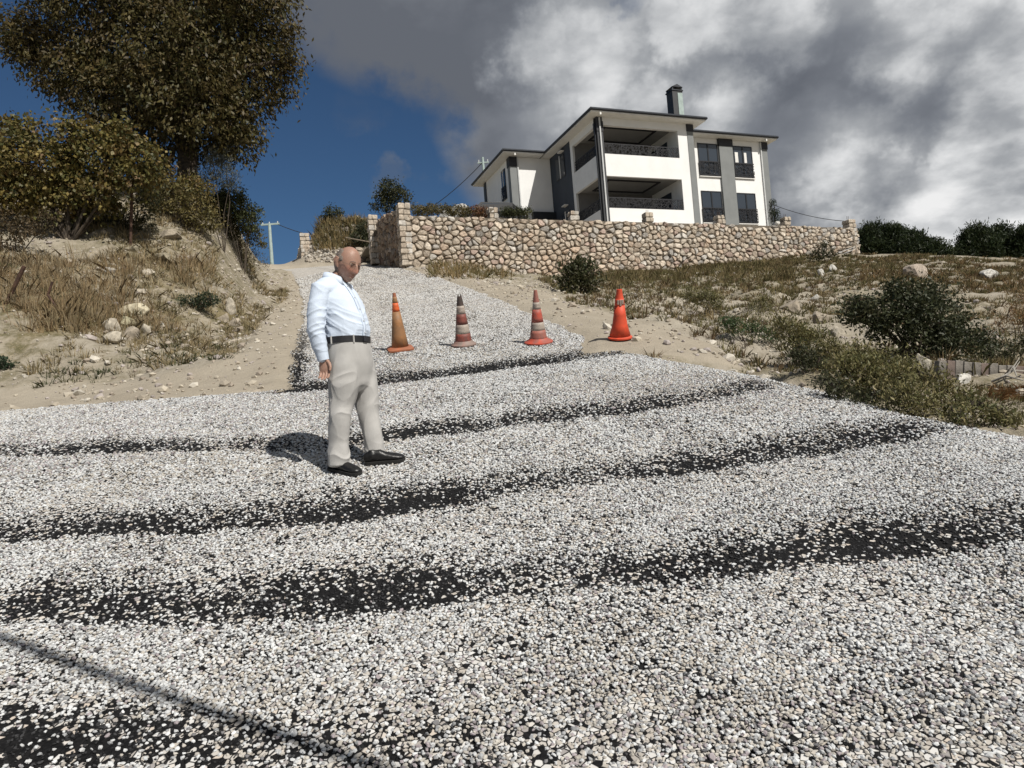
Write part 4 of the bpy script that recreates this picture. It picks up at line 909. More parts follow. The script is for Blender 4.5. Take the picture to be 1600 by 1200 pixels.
def plant(name, label, cat, lobes, Y, leaf, cols, per=.4, clump=.2, leafn=14, droop=.3, asp=.45, base=None, stem=.05, bark='bark', group=None, twigs=10, depth=.8, cw=None, trunk_pts=None, part='foliage', tname='stem', root=True):
    if base is None and root and Y < 44:
        lo = max(lobes, key=lambda q: q[1]+q[2]*(q[4] if len(q) > 4 else 1.)); h_ = gpt(np.mean([q[0] for q in lobes]), max(q[1]+q[2]*.8 for q in lobes))
        if h_ is not None: Y = float(h_[1])+.25*max(q[2] for q in lobes)*h_[1]/F
    LB = []
    for q in lobes:
        u, v, r = q[:3]; dy = q[3] if len(q) > 3 else random.uniform(-.4, .4)*r*Y/F; rz = q[4] if len(q) > 4 else 1.; c = atY(u, v, Y+dy); rm = r*Y/F; LB.append((c, (rm, rm*depth, rm*rz)))
    P, O, idx, C = foliage_points(LB, per, clump, leafn); cols = np.array(cols); cw = np.array(cw if cw is not None else np.ones(len(cols)))/np.sum(cw if cw is not None else len(cols))
    cc = cols[rng.choice(len(cols), len(C), p=cw)]; mix = cols[rng.choice(len(cols), len(P), p=cw)]; col = cc[idx]*.6+mix*.4; col = col*rng.uniform(.75, 1.25, len(P))[:, None]
    if base is None:
        lo = min(LB, key=lambda q: q[0][2]-q[1][2]); base = np.array([np.mean([q[0][0] for q in LB]), np.mean([q[0][1] for q in LB]), 0.]); base[2] = ground_z(base[0], base[1])[0]
    base = np.array(base, float); keep = P[:, 2] > ground_z(P[:, 0], P[:, 1])+.0 if Y < 46 else np.ones(len(P), bool)
    e = empty(name, tuple(base)); tag(e, label, cat, group)
    link(part, leaf_mesh(part, (P-base)[keep], (leaf*rng.uniform(.65, 1.35, len(P)))[keep], np.clip(col, .004, 1)[keep], droop, asp, O[keep]), M['leaf'], e)
    m = MB(); cen = np.mean([q[0] for q in LB], 0); 
    if trunk_pts is not None:
        T_ = [np.array(t)-base for t, _ in trunk_pts]; Rr = [r for _, r in trunk_pts]; m.tube([tuple(t) for t in T_], Rr, 12); o0 = T_[-1]; r0 = Rr[-1]
    else: o0 = np.array([0, 0, -.15]); r0 = stem
    for c, r in LB:
        t = c-base; mid = o0*.5+t*.5+np.array([random.uniform(-.15, .15), random.uniform(-.15, .15), .12])*np.linalg.norm(t-o0)*.4; m.tube([tuple(o0), tuple(mid), tuple(t)], [r0*.75, r0*.5, r0*.2], 7)
    for k in rng.choice(len(C), min(twigs, len(C)), replace=False):
        t = C[k]-base; j = int(np.argmin([np.linalg.norm(q[0]-C[k]) for q in LB])); a = LB[j][0]-base; m.tube([tuple(a), tuple(a*.45+t*.55+np.array([0, 0, .05])), tuple(t)], [r0*.22+.004, r0*.14+.003, .003], 5)
    m.build(tname, M[bark], e, True); return e
WAL = np.array([(.085, .078, .024), (.115, .090, .028), (.145, .098, .036), (.055, .056, .019), (.105, .068, .030), (.16, .122, .042)])*np.array([.70, .74, .72])
YT = 19.5; tb = atY(292, 292, YT); tb[2] = ground_z(tb[0], tb[1])[0]-.1; tt = atY(292, 212, YT); tt2 = atY(286, 150, YT)
plant('walnut_tree', 'large dark brown-green tree with a dense crown on the left bank', 'tree',
      [(330, 60, 105), (210, 60, 105), (100, 80, 78), (45, 62, 42), (395, 115, 70), (430, 50, 42), (300, 165, 92), (205, 165, 72), (340, 205, 55), (245, 205, 58), (290, -50, 130), (140, -30, 90), (390, -20, 72), (395, 185, 36), (110, 128, 46), (440, 112, 26), (20, 40, 26), (458, 92, 18), (150, 130, 60), (290, 100, 110), (372, 225, 34), (180, 215, 34)],
      YT, .13, WAL, per=.5, clump=.30, leafn=36, droop=.55, asp=.42, base=tb, trunk_pts=[(tb, .36), (tb*.5+tt*.5, .27), (tt, .24), (tt2, .18)], twigs=90, depth=1.0, part='crown', tname='trunk')
VIN = [(.13, .115, .032), (.18, .14, .04), (.09, .09, .028), (.15, .09, .036), (.23, .175, .055), (.06, .065, .023)]
plant('thicket', 'yellowing brown-green thicket under the left side of the large tree', 'shrub', [(60, 255, 60), (150, 250, 55), (200, 262, 46), (15, 235, 48), (100, 300, 48), (30, 305, 46), (185, 225, 34), (-40, 270, 60), (150, 300, 40), (232, 262, 26), (30, 200, 20), (115, 215, 30)], 16., .09, VIN, per=.45, clump=.2, leafn=34, droop=.35, asp=.75, twigs=40, stem=.05, root=False)
plant('shrub', 'grey-blue feathery shrub right of the big trunk', 'shrub', [(335, 262, 26), (350, 245, 22), (322, 285, 22), (360, 280, 18)], 19.2, .10, [(.10, .115, .105), (.075, .085, .075), (.13, .14, .13)], per=.42, clump=.14, leafn=16, droop=-.6, asp=.16, twigs=30, stem=.02)
plant('shrub', 'green shrub on the skyline at the right edge of the bank', 'shrub', [(375, 325, 22), (390, 345, 18), (360, 300, 22), (350, 318, 20), (398, 330, 9)], 20.5, .08, [(.06, .075, .028), (.09, .095, .035), (.045, .055, .02)], per=.42, clump=.12, leafn=16, droop=.1, twigs=24, stem=.02)
plant('shrub', 'green and brown brush spilling down the right shoulder of the bank', 'shrub', [(378, 345, 20), (395, 365, 14), (360, 330, 22), (340, 320, 22), (404, 380, 9), (368, 368, 12)], 21., .085, [(.10, .095, .035), (.075, .08, .03), (.14, .11, .045), (.06, .065, .026)], per=.5, clump=.14, leafn=20, droop=.0, twigs=24, stem=.02, root=False)
plant('shrub', 'straggly brown weeds on the steep shoulder of the bank', 'shrub', [(385, 388, 15), (400, 402, 12), (370, 402, 13), (412, 414, 8), (390, 418, 11), (352, 385, 12)], 23., .06, [(.17, .13, .065), (.12, .11, .045), (.22, .17, .09), (.09, .09, .04)], per=.4, clump=.12, leafn=18, droop=-.4, asp=.25, twigs=24, stem=.012)
plant('shrub', 'tall brown-green brush between the thicket and the big trunk', 'shrub', [(250, 268, 26), (270, 285, 24), (238, 292, 22), (315, 300, 22), (300, 285, 18)], 18.4, .085, VIN, per=.45, clump=.16, leafn=20, droop=.1, twigs=24, stem=.02, root=False)
plant('shrub', 'yellow-green leafy weeds on the bank under the trunk', 'shrub', [(285, 312, 24), (310, 325, 26), (330, 345, 20), (255, 320, 18), (300, 345, 16), (268, 296, 18)], 18.2, .075, [(.16, .135, .045), (.12, .11, .04), (.20, .155, .06), (.10, .075, .035)], per=.42, clump=.12, leafn=16, droop=.0, twigs=24, stem=.015)
plant('shrub', 'dark bush behind the rusty post', 'shrub', [(165, 335, 30), (130, 345, 24), (190, 345, 22), (225, 335, 24), (240, 300, 24)], 16.6, .08, [(.05, .052, .022), (.08, .072, .03), (.035, .04, .018)], per=.42, clump=.14, leafn=16, twigs=16, stem=.02)
plant('shrub', 'brown scrub at the far left under the thicket', 'shrub', [(20, 355, 30), (70, 350, 24), (-15, 375, 24), (8, 385, 18)], 14.8, .07, [(.085, .06, .032), (.06, .05, .025), (.12, .085, .045)], per=.42, clump=.14, leafn=16, twigs=16, stem=.02)
plant('shrub', 'small dark green bush on the lower left bank', 'shrub', [(293, 474, 15), (312, 472, 14), (330, 468, 12), (280, 480, 9)], 14.6, .05, [(.028, .045, .022), (.042, .06, .028), (.02, .03, .015)], per=.42, clump=.07, leafn=16, droop=-.2, twigs=10, stem=.012)
plant('shrub', 'dark green weed at the left edge of the dirt', 'shrub', [(2, 566, 12), (14, 572, 8), (-12, 566, 12)], 10.9, .04, [(.03, .055, .03), (.04, .065, .035)], per=.42, clump=.05, leafn=14, droop=-.2, twigs=6, stem=.01)
plant('shrub', 'rounded olive bush against the middle of the stone wall', 'shrub', [(905, 432, 26), (885, 428, 20), (925, 430, 18), (905, 416, 18), (895, 445, 18), (920, 446, 16)], 32.6, .10, [(.045, .052, .02), (.07, .075, .03), (.09, .085, .04), (.03, .035, .015)], per=.42, clump=.16, leafn=18, droop=-.2, twigs=30, stem=.03)
BIG = [(.045, .056, .026), (.062, .070, .034), (.032, .040, .020), (.085, .085, .042)]
plant('bush', 'big dark green bush spreading on the right slope', 'shrub', [(1375, 482, 40), (1425, 478, 46), (1470, 497, 42), (1505, 520, 32), (1345, 488, 26), (1440, 520, 40), (1395, 512, 34), (1530, 535, 20), (1480, 535, 30), (1330, 480, 16), (1410, 455, 22), (1455, 462, 20)], 14., .055, BIG, per=.6, clump=.13, leafn=34, droop=.0, twigs=40, stem=.035)
OLV = [(.165, .155, .060), (.215, .19, .085), (.12, .118, .046), (.26, .215, .11), (.09, .10, .04)]
DRK = [(.035, .042, .02), (.05, .055, .026), (.07, .07, .032)]
for lab, lb, Y, cl in [('olive weed clump in front of the big dark bush', [(1350, 585, 34), (1385, 600, 32), (1320, 575, 28), (1410, 590, 24)], 8.8, OLV), ('olive weeds leaning over the road edge left of the pale rock', [(1430, 620, 26), (1460, 632, 24), (1400, 622, 26), (1490, 640, 20)], 7.7, OLV),
                       ('dark weed clump at the road edge on the right', [(1310, 612, 18), (1295, 600, 16), (1335, 622, 16), (1350, 625, 14)], 8.0, DRK), ('olive weeds on the spoil heap left of the big dark bush', [(1240, 525, 28), (1275, 540, 30), (1220, 505, 20), (1300, 555, 24)], 10.4, OLV),
                       ('dark low shrub at the foot of the spoil heap', [(1258, 562, 18), (1278, 568, 16), (1245, 552, 14)], 9.6, DRK), ('bright green creeping weeds on the spoil heap', [(1150, 508, 14), (1175, 516, 14), (1200, 522, 12), (1130, 502, 8)], 12.6, [(.04, .085, .03), (.055, .10, .035), (.08, .10, .04)]),
                       ('yellow-green weeds halfway up the right slope', [(1100, 462, 16), (1080, 458, 14), (1120, 468, 14), (1190, 480, 16)], 21., OLV), ('olive shrub beside the pale rock at the edging', [(1462, 592, 18), (1480, 608, 18), (1505, 622, 16), (1438, 590, 14)], 8.6, OLV),
                       ('straggling olive weeds between the dark road-edge clump and the pale rock', [(1400, 570, 22), (1370, 560, 22), (1420, 585, 20), (1340, 548, 20)], 9.5, OLV), ('dry olive weeds along the road edge in front of the edging', [(1520, 640, 16), (1550, 650, 14), (1500, 652, 14), (1575, 655, 12)], 7.3, OLV),
                       ('olive weeds behind the big dark bush on the right edge', [(1560, 545, 16), (1585, 552, 16), (1610, 540, 18), (1545, 560, 12)], 11.4, DRK)]:
    plant('weed_clump', lab, 'weeds', lb+[(q[0]+random.uniform(-14, 14), q[1]+random.uniform(-6, 10), q[2]*.8) for q in lb], Y, .042, cl, per=.5, clump=.085, leafn=24, droop=-.45, asp=.32, twigs=24, stem=.010, group='weed clumps on the right slope')
plant('shrub', 'orange-brown dried shrub at the right edge above the edging', 'shrub', [(1575, 490, 22), (1600, 505, 24), (1560, 510, 16), (1610, 470, 20)], 14.2, .05, [(.24, .125, .05), (.19, .115, .055), (.27, .19, .10)], per=.42, clump=.1, leafn=16, droop=-.5, asp=.2, twigs=30, stem=.015)
plant('shrub', 'dark shrub in front of the slatted panel', 'shrub', [(1285, 392, 14), (1275, 402, 11), (1300, 398, 10), (1290, 380, 8)], 39.8, .09, DRK, per=.42, clump=.16, leafn=16, droop=-.2, twigs=10, stem=.02)
PINE = [(.020, .034, .012), (.030, .046, .016), (.044, .056, .020), (.014, .022, .009)]
for k, (lab, lb, Y) in enumerate([('left dark evergreen just past the right end of the wall', [(1352, 362, 12), (1366, 365, 18), (1372, 380, 16)], 50), ('second dark evergreen right of the wall end', [(1395, 362, 14), (1392, 378, 18), (1412, 372, 14)], 50), ('dark evergreen with a dead spike in the skyline dip', [(1430, 375, 16), (1418, 385, 14), (1445, 385, 14), (1432, 392, 14)], 48), ('low dark evergreen sloping into the skyline gap', [(1466, 388, 12), (1455, 394, 12), (1480, 395, 9)], 47),
                     ('broad dark evergreen right of the skyline gap', [(1525, 370, 20), (1512, 382, 18), (1540, 380, 20)], 48), ('tallest dark evergreen on the right skyline', [(1562, 366, 18), (1556, 382, 18), (1575, 380, 18)], 49), ('dark evergreen cut by the right edge of the view', [(1600, 372, 20), (1590, 388, 16), (1622, 380, 22)], 48)]):
    plant('evergreen_tree', lab, 'tree', lb+[(q[0]+random.uniform(-6, 6), q[1]+18, q[2]*1.1) for q in lb], Y, .26, PINE, per=1.1, clump=.3, leafn=30, droop=-.5, asp=.22, twigs=14, stem=.09, group='evergreens on the right skyline', part='crown', tname='trunk')
plant('small_tree', 'round dark tree behind the gate pier left of the wall', 'tree', [(612, 298, 20), (598, 308, 15), (628, 306, 15), (610, 318, 18), (586, 322, 8)], 56., .2, [(.035, .042, .018), (.05, .055, .024), (.07, .07, .03)], per=.42, clump=.3, leafn=22, droop=0, asp=.4, twigs=16, stem=.1, part='crown', tname='trunk')
plant('shrub', 'dark shrub on top of the rubble bank past the gate', 'shrub', [(520, 332, 12), (508, 343, 9), (532, 338, 8)], 54., .16, [(.04, .05, .022), (.06, .065, .03)], per=.42, clump=.22, leafn=18, twigs=8, stem=.04)
plant('shrub', 'straw-coloured dry brush on the rubble bank past the gate', 'shrub', [(535, 355, 16), (552, 352, 14), (525, 366, 12), (545, 368, 14)], 53., .2, [(.24, .18, .085), (.19, .145, .07), (.28, .21, .11)], per=.42, clump=.25, leafn=18, droop=-.7, asp=.12, twigs=8, stem=.02)
plant('shrub', 'dark green shrub between the dry brush and the gate wall', 'shrub', [(568, 358, 14), (562, 372, 14), (575, 375, 12)], 50., .15, DRK, per=.42, clump=.2, leafn=18, twigs=8, stem=.03)
plant('small_tree', 'little dark tree at the right corner of the house', 'tree', [(1210, 330, 8), (1211, 340, 8), (1209, 320, 5)], 47., .18, PINE, per=.42, clump=.2, leafn=18, droop=-.3, asp=.2, twigs=4, stem=.05, part='crown', tname='trunk', base=atY(1211, 352, 47.))
HED = [(.11, .10, .038), (.15, .12, .05), (.075, .075, .03), (.17, .13, .06)]
for k, (u0, u1, lab, cl) in enumerate([(645, 690, 'dry yellow-green hedge on the wall top next to the corner pier', HED), (690, 735, 'dry yellow-green hedge on the wall top in front of the pale mound', HED), (737, 765, 'reddish-leaved flowering shrub on the wall top left of the second pier', [(.16, .06, .03), (.09, .075, .03), (.2, .1, .05)]), (782, 812, 'dark green shrub on the wall top right of the second pier', [(.04, .05, .022), (.07, .075, .03)]), (818, 830, 'small green shrub on the wall top before the house wing', [(.05, .065, .022), (.09, .09, .035)])]):
    lb = [(u, 328+(u-645)*.03+random.uniform(-2, 2), 9, random.uniform(-.3, .3)) for u in np.arange(u0+5, u1, 8)]; p = atY((u0+u1)/2, 338, 34.4); p[2] = 10.75
    plant('hedge', lab, 'hedge', lb, 34.4, .085, cl, per=.42, clump=.11, leafn=16, droop=-.1, twigs=12, stem=.015, base=p)
# grass
def grass(name, label, x, y, h, nb, cols, spread=.07, lean=.45, wd=.008, z=None):
    n = len(x); z = ground_z(x, y) if z is None else z; idx = np.repeat(np.arange(n), nb); m = len(idx); hh = np.broadcast_to(h, n)[idx]*rng.uniform(.45, 1.15, m); a = rng.random(m)*6.283; s = np.sqrt(rng.random(m))*spread*(np.broadcast_to(h, n)[idx]/.2)
    B = np.stack([x[idx]+np.cos(a)*s, y[idx]+np.sin(a)*s, z[idx]-.03], 1); ln = np.abs(rng.normal(0, lean, m)); D = np.stack([np.cos(a)*ln, np.sin(a)*ln, np.ones(m)], 1); D /= np.linalg.norm(D, axis=1, keepdims=True)
    b2 = rng.random(m)*6.283; S = np.stack([np.cos(b2), np.sin(b2), np.zeros(m)], 1)*wd*rng.uniform(.6, 1.3, m)[:, None]*np.maximum(1, y[idx]/14)[:, None]; Mi = B+D*hh[:, None]*.55; Ti = B+D*hh[:, None]; Ti[:, :2] += np.stack([np.cos(a), np.sin(a)], 1)*(hh*ln*.5)[:, None]
    V = np.stack([B-S, B+S, Mi+S*.7, Ti, Mi-S*.7], 1).reshape(-1, 3); Fq = np.arange(m*5).reshape(m, 5)
    tc = np.array(cols)[rng.integers(0, len(cols), n)]; col = tc[idx]*rng.uniform(.7, 1.3, m)[:, None]; return tag(link(name, npmesh(name, V, Fq, cols=np.repeat(np.clip(col, 0, 1), 5, 0)), M['grass']), label, 'grass', kind='stuff')
def area(n, x0, x1, y0, y1, thr, f=.5, seed=0., edge=.35):
    x = rng.uniform(x0, x1, n); y = rng.uniform(y0, y1, n); k = (track_mask(x, y) < edge) & (fbm(x*f+seed, y*f, seed, 3) > thr) & ~on_hill(x, y, .3) & ~on_main(x, y, .3)
    q = (np.stack([x, y, x*0], 1)-np.array([W0[0], W0[1], 0])); k &= ~((q@fd > -.3) & (q@sd > -.3)); return x[k], y[k]
STRAW = [(.32, .255, .145), (.27, .21, .12), (.38, .31, .19), (.21, .17, .10), (.18, .155, .08)]
x, y = area(7500, -15, -2.4, 10.6, 24, -.22, .45, 3.); hgt = rng.uniform(.05, .22, len(x)); grass('dry_grass', 'straw-coloured dry grass over the left bank', x, y, hgt, 22, STRAW, .10, .6, .006)
# tall straw stand on the left
pt = np.array([gpt(u, v)[:2] for u, v in zip(rng.uniform(-20, 330, 900), rng.uniform(405, 520, 900))]); pt = pt[fbm(pt[:, 0]*.7+5, pt[:, 1]*.7, 2., 3) > rng.uniform(-.25, .3, len(pt))]; grass('dry_grass', 'tall pale straw in the middle of the left bank', pt[:, 0], pt[:, 1], rng.uniform(.10, .34, len(pt))*(.5+rng.random(len(pt))), 22, [(.34, .255, .145), (.27, .20, .11), (.23, .16, .09), (.30, .24, .15)], .10, .4, .005)
x, y = area(1500, -14, -2.8, 9.6, 13.5, .1, .9, 13., .6); grass('green_weeds', 'low grey-green weeds at the foot of the left bank', x, y, rng.uniform(.06, .16, len(x)), 20, [(.085, .095, .045), (.11, .105, .055), (.06, .075, .035)], .12, .9)
x, y = area(14000, 1.5, 24, 8.5, 42, -.35, .35, 8.); grass('dry_grass', 'olive and straw grass over the right slope', x, y, rng.uniform(.06, .24, len(x)), 20, [(.20, .165, .085), (.15, .135, .06), (.26, .20, .11), (.12, .11, .05), (.17, .12, .07)], .09, .5)
pt = np.array([gpt(u, v)[:2] for u, v in zip(rng.uniform(668, 800, 260), rng.uniform(404, 436, 260)*1.) if gpt(u, v) is not None]); grass('dry_grass', 'tall tawny grass along the foot of the stone wall', pt[:, 0], pt[:, 1]-.15, rng.uniform(.15, .6, len(pt))*rng.uniform(.6, 1, len(pt)), 16, [(.24, .18, .085), (.17, .14, .065), (.30, .22, .12), (.13, .12, .05)], .09, .4, .006)
pt = np.array([q[:2] for q in (gpt(u, v) for u, v in zip(rng.uniform(940, 1250, 700), rng.uniform(408, 440, 700))) if q is not None]); grass('dry_grass', 'low brown grass between the wall and the right slope', pt[:, 0], pt[:, 1], rng.uniform(.15, .4, len(pt)), 14, [(.17, .14, .07), (.14, .125, .055), (.22, .17, .09)], .1, .5)
pt = np.array([q[:2] for q in (gpt(u, v) for u, v in zip(rng.uniform(1345, 1620, 1100), rng.uniform(400, 470, 1100))) if q is not None]); pt = pt[fbm(pt[:, 0]*.45, pt[:, 1]*.3, 3., 2) > -.1]; grass('dry_grass', 'rust-tinged dry grass on the upper right hillside', pt[:, 0], pt[:, 1], rng.uniform(.10, .32, len(pt)), 14, [(.23, .15, .075), (.19, .14, .07), (.27, .19, .105), (.14, .12, .06)], .1, .45)
pt = np.array([q[:2] for q in (gpt(u, v) for u, v in zip(rng.uniform(1490, 1640, 500), rng.uniform(600, 665, 500))) if q is not None]); grass('dry_grass', 'mixed straw and green grass before the block edging', pt[:, 0], pt[:, 1], rng.uniform(.03, .10, len(pt)), 14, [(.16, .14, .06), (.22, .17, .09), (.11, .115, .045)], .2, .9, .003)
pt = np.array([q[:2] for q in (gpt(u, v) for u, v in zip(rng.uniform(1535, 1640, 220), rng.uniform(604, 624, 220))) if q is not None]); grass('orange_straw', 'rust-orange fallen straw in front of the edging', pt[:, 0], pt[:, 1], rng.uniform(.06, .14, len(pt)), 12, [(.28, .14, .06), (.22, .12, .055), (.32, .21, .11)], .12, 2.6, .004)
pt = np.array([q[:2] for q in (gpt(u, v) for u, v in zip(rng.uniform(495, 590, 420), rng.uniform(345, 392, 420))) if q is not None and q[1] > 48]); grass('dry_grass', 'dry grass on the rubble bank past the lane gate', pt[:, 0], pt[:, 1], rng.uniform(.3, .8, len(pt)), 14, [(.25, .185, .09), (.19, .15, .075), (.14, .125, .06)], .1, .4)
# dead branches before the edging
for k, (u, v, u2, v2, lab) in enumerate([(1550, 603, 1600, 607, 'bleached dead branch lying lowest before the edging'), (1580, 582, 1590, 600, 'short bleached stick leaning on the edging'), (1560, 600, 1610, 592, 'long bleached dead branch crossing before the edging')]):
    a, b = gpt(u, v), gpt(u2, v2); m = MB(); a = a+np.array([0, 0, .05]); b = b+np.array([0, 0, .09]); md = (a+b)/2+np.array([0, 0, .06]); m.tube([tuple(a), tuple(md), tuple(b)], [.014, .012, .006], 6)
    e = empty('dead_branch', tuple(a)); tag(e, lab, 'branch'); mm = MB(); mm.tube([(0, 0, 0), tuple(md-a), tuple(b-a)], [.014, .012, .006], 6); mm.build('limb', M['concrete'], e); mm = MB(); mm.tube([tuple(md-a), tuple(md-a+np.array([.12, .05, .10]))], [.008, .004], 5); mm.build('twig', M['concrete'], e)
# ------------------------------------------------------------------ the man
YM = 5.1
def mp(u, v, dy=0.): return atY(u, v, YM+dy)
fM = np.array([.90, -.43, 0]); fM /= np.linalg.norm(fM); rM = np.array([fM[1], -fM[0], 0])
class Loft:
    def __init__(s): s.V = []; s.F = []
    def add(s, secs, n=28):
        """secs: (center, axis1, axis2, r1, r2)"""
        b = len(s.V)
        for c, a1, a2, r1, r2 in secs:
            for k in range(n): t = 2*math.pi*k/n; s.V.append(np.asarray(c)+np.asarray(a1)*r1*math.cos(t)+np.asarray(a2)*r2*math.sin(t))
        for i in range(len(secs)-1):
            for k in range(n): a = b+i*n+k; c = b+i*n+(k+1) % n; s.F.append([a, c, c+n, a+n])
        s.F.append([b+k for k in range(n)][::-1]); s.F.append([b+(len(secs)-1)*n+k for k in range(n)]); return s
    def limb(s, pts, rad, n=18, flat=False):
        pts = [np.asarray(p, float) for p in pts]; secs = []; A = None
        for i, p in enumerate(pts):
            t = pts[min(i+1, len(pts)-1)]-pts[max(i-1, 0)]; t /= np.linalg.norm(t)
            if A is None: A = np.cross(t, [.31, .95, .11]); 
            A = A-t*(A@t); A /= np.linalg.norm(A); secs.append((p, A, np.cross(t, A), rad[i] if not isinstance(rad[i], tuple) else rad[i][0], rad[i] if not isinstance(rad[i], tuple) else rad[i][1]))
        # round the ends
        t0 = pts[0]-pts[1]; t0 /= np.linalg.norm(t0); t1 = pts[-1]-pts[-2]; t1 /= np.linalg.norm(t1); q = secs[0]; z = secs[-1]
        secs = [(q[0]+t0*q[3]*.8, q[1], q[2], q[3]*.5, q[4]*.5)]+secs+([] if flat else [(z[0]+t1*z[3]*.8, z[1], z[2], z[3]*.5, z[4]*.5)]); return s.add(secs, n)
    def grid(s, V, F): b = len(s.V); s.V += [np.asarray(v) for v in V]; s.F += [[i+b for i in f] for f in F]; return s
def fuse(name, lf, voxel, smooth, fn=None, extra=0):
    me = bpy.data.meshes.new(name); me.from_pydata([tuple(map(float, v)) for v in lf.V], [], lf.F); bm = bmesh.new(); bm.from_mesh(me); bmesh.ops.recalc_face_normals(bm, faces=bm.faces); bm.to_mesh(me); bm.free()
    o = bpy.data.objects.new(name, me); COL.objects.link(o); m = o.modifiers.new('r', 'REMESH'); m.mode = 'VOXEL'; m.voxel_size = voxel; m.adaptivity = 0.
    if smooth: q = o.modifiers.new('s', 'SMOOTH'); q.factor = .5; q.iterations = smooth
    dg = bpy.context.evaluated_depsgraph_get(); dg.update(); out = bpy.data.meshes.new_from_object(o.evaluated_get(dg)); bpy.data.objects.remove(o); out.name = name
    n = len(out.vertices); co = np.empty(n*3, np.float32); out.vertices.foreach_get('co', co); co = co.reshape(n, 3); nr = np.empty(n*3, np.float32); out.vertices.foreach_get('normal', nr); nr = nr.reshape(n, 3)
    if fn is not None: co = co+nr*fn(co, nr)[:, None]; out.vertices.foreach_set('co', co.astype(np.float32).ravel())
    out.polygons.foreach_set('use_smooth', np.ones(len(out.polygons), bool)); out.update(); return out, co
def shift(me, p):
    me.transform(Matrix.Translation(-Vector(p)))
footN = rhit(540, 741, base_z); footF = rhit(601, 724, base_z); dN = footN[1]-YM; dF = footF[1]-YM
root = (footN+footF)/2
# --- head in its own frame
hf = np.array([.76, -.60, -.46]); hf /= np.linalg.norm(hf); hr = np.cross(hf, [0, 0, 1]); hr /= np.linalg.norm(hr); hr = hr*math.cos(.06)+np.array([0, 0, 1])*math.sin(.06); hu = np.cross(hr, hf); hc = mp(543.5, 412.5, -.02)
HS = 1.05
def headpt(x, y, z): return hc+hr*x*HS+hf*y*HS+hu*z*HS
def head_shape(S):
    x, y, z = S.T; ay = np.abs(x)
    def g(cx_, cy_, cz_, r): return np.exp(-((x-cx_)**2+(y-cy_)**2+(z-cz_)**2)/r**2)
    lo = np.clip(-z, 0, 1); hi = np.clip(z, 0, 1); wx = .080*(1-.26*lo**1.6)*(1+.02*hi); wy = np.where(y > 0, .098*(1-.06*lo), .102*(1-.30*lo)); wz = np.where(z > 0, .122, .128)
    P = np.stack([x*wx, y*wy+.012*lo**1.5, z*wz], 1)
    # flatten the face plane a little
    f = np.clip((y-.55)/.45, 0, 1); P[:, 1] -= .007*f*(np.abs(z) < .75)
    d = np.zeros(len(x)); d += .004*(g(.30, .90, .22, .18)+g(-.30, .90, .22, .18)+g(0, .95, .2, .16)); d -= .005*(g(.34, .90, .06, .12)+g(-.34, .90, .06, .12))
    d += .005*(g(.50, .78, -.18, .24)+g(-.50, .78, -.18, .24)); d -= .004*(g(.55, .6, -.5, .2)+g(-.55, .6, -.5, .2))
    for k, t in enumerate(np.linspace(0, 1, 6)): d += (.008+.018*t)*np.exp(-((x/(.085+.04*t))**2+((z-(.10-.36*t))/.075)**2))*(y > 0)
    d += .006*(g(.13, .95, -.27, .09)+g(-.13, .95, -.27, .09)); d -= .006*np.exp(-((x/.12)**2+((z+.37)/.05)**2))*(y > 0)
    d += .005*np.exp(-((x/.24)**2+((z+.48)/.055)**2))*(y > 0); d -= .006*np.exp(-((x/.30)**2+((z+.545)/.028)**2))*(y > 0); d += .006*np.exp(-((x/.22)**2+((z+.61)/.055)**2))*(y > 0); d -= .004*np.exp(-((x/.25)**2+((z+.70)/.05)**2))*(y > 0)
    d += .010*g(0, .72, -.86, .3)
    return P+S*d[:, None]
nth, nph = 72, 96
th = np.linspace(.001, math.pi-.001, nth); ph = np.linspace(0, 2*math.pi, nph, endpoint=False); TH, PH = np.meshgrid(th, ph, indexing='ij')
S = np.stack([np.sin(TH)*np.sin(PH), np.sin(TH)*np.cos(PH), np.cos(TH)], -1).reshape(-1, 3); HV = head_shape(S); HW = np.array([headpt(*p) for p in HV])
HF = [[i*nph+k, i*nph+(k+1) % nph, (i+1)*nph+(k+1) % nph, (i+1)*nph+k] for i in range(nth-1) for k in range(nph)]+[[k for k in range(nph)], [(nth-1)*nph+k for k in range(nph)][::-1]]
body = Loft(); body.grid(HW, HF)
for s in (-1, 1):   # ears: rim and lobe
    ez = [(.080*s, -.012, .030, .014, .006), (.087*s, -.016, .022, .019, .009), (.090*s, -.018, .0, .020, .010), (.086*s, -.012, -.022, .015, .009), (.080*s, -.006, -.036, .010, .007)]
    body.add([(headpt(a, b, c), hf, hr, r1, r2) for a, b, c, r1, r2 in ez], 14)
    body.limb([headpt(.084*s, .0, .028), headpt(.094*s, -.022, .034), headpt(.097*s, -.034, .012), headpt(.092*s, -.024, -.018)], [.005, .006, .006, .005], 8)
nb = mp(521, 436); nt = headpt(0, -.028, -.055)
body.add([(mp(520, 447), fM, rM, .075, .10), (nb, fM, rM, .062, .070), (nb*.5+nt*.5, fM, rM, .060, .062), (nt, fM, rM, .062, .064)], 22)
TOR = [(533, 542, .155, .175), (515, 541, .165, .180), (495, 537, .157, .186), (473, 531, .142, .196), (456, 524.5, .122, .200), (445, 520, .098, .172), (436, 520, .076, .105), (430, 521.5, .068, .078)]
body.add([(mp(u, v), fM, rM, d*.86-.006, w*.86-.006) for v, u, d, w in TOR[:-1]], 28)
body.add([(mp(551, 590), fM, rM, .06, .10), (mp(547, 565), fM, rM, .10, .13), (mp(542, 530), fM, rM, .12, .14)], 26)
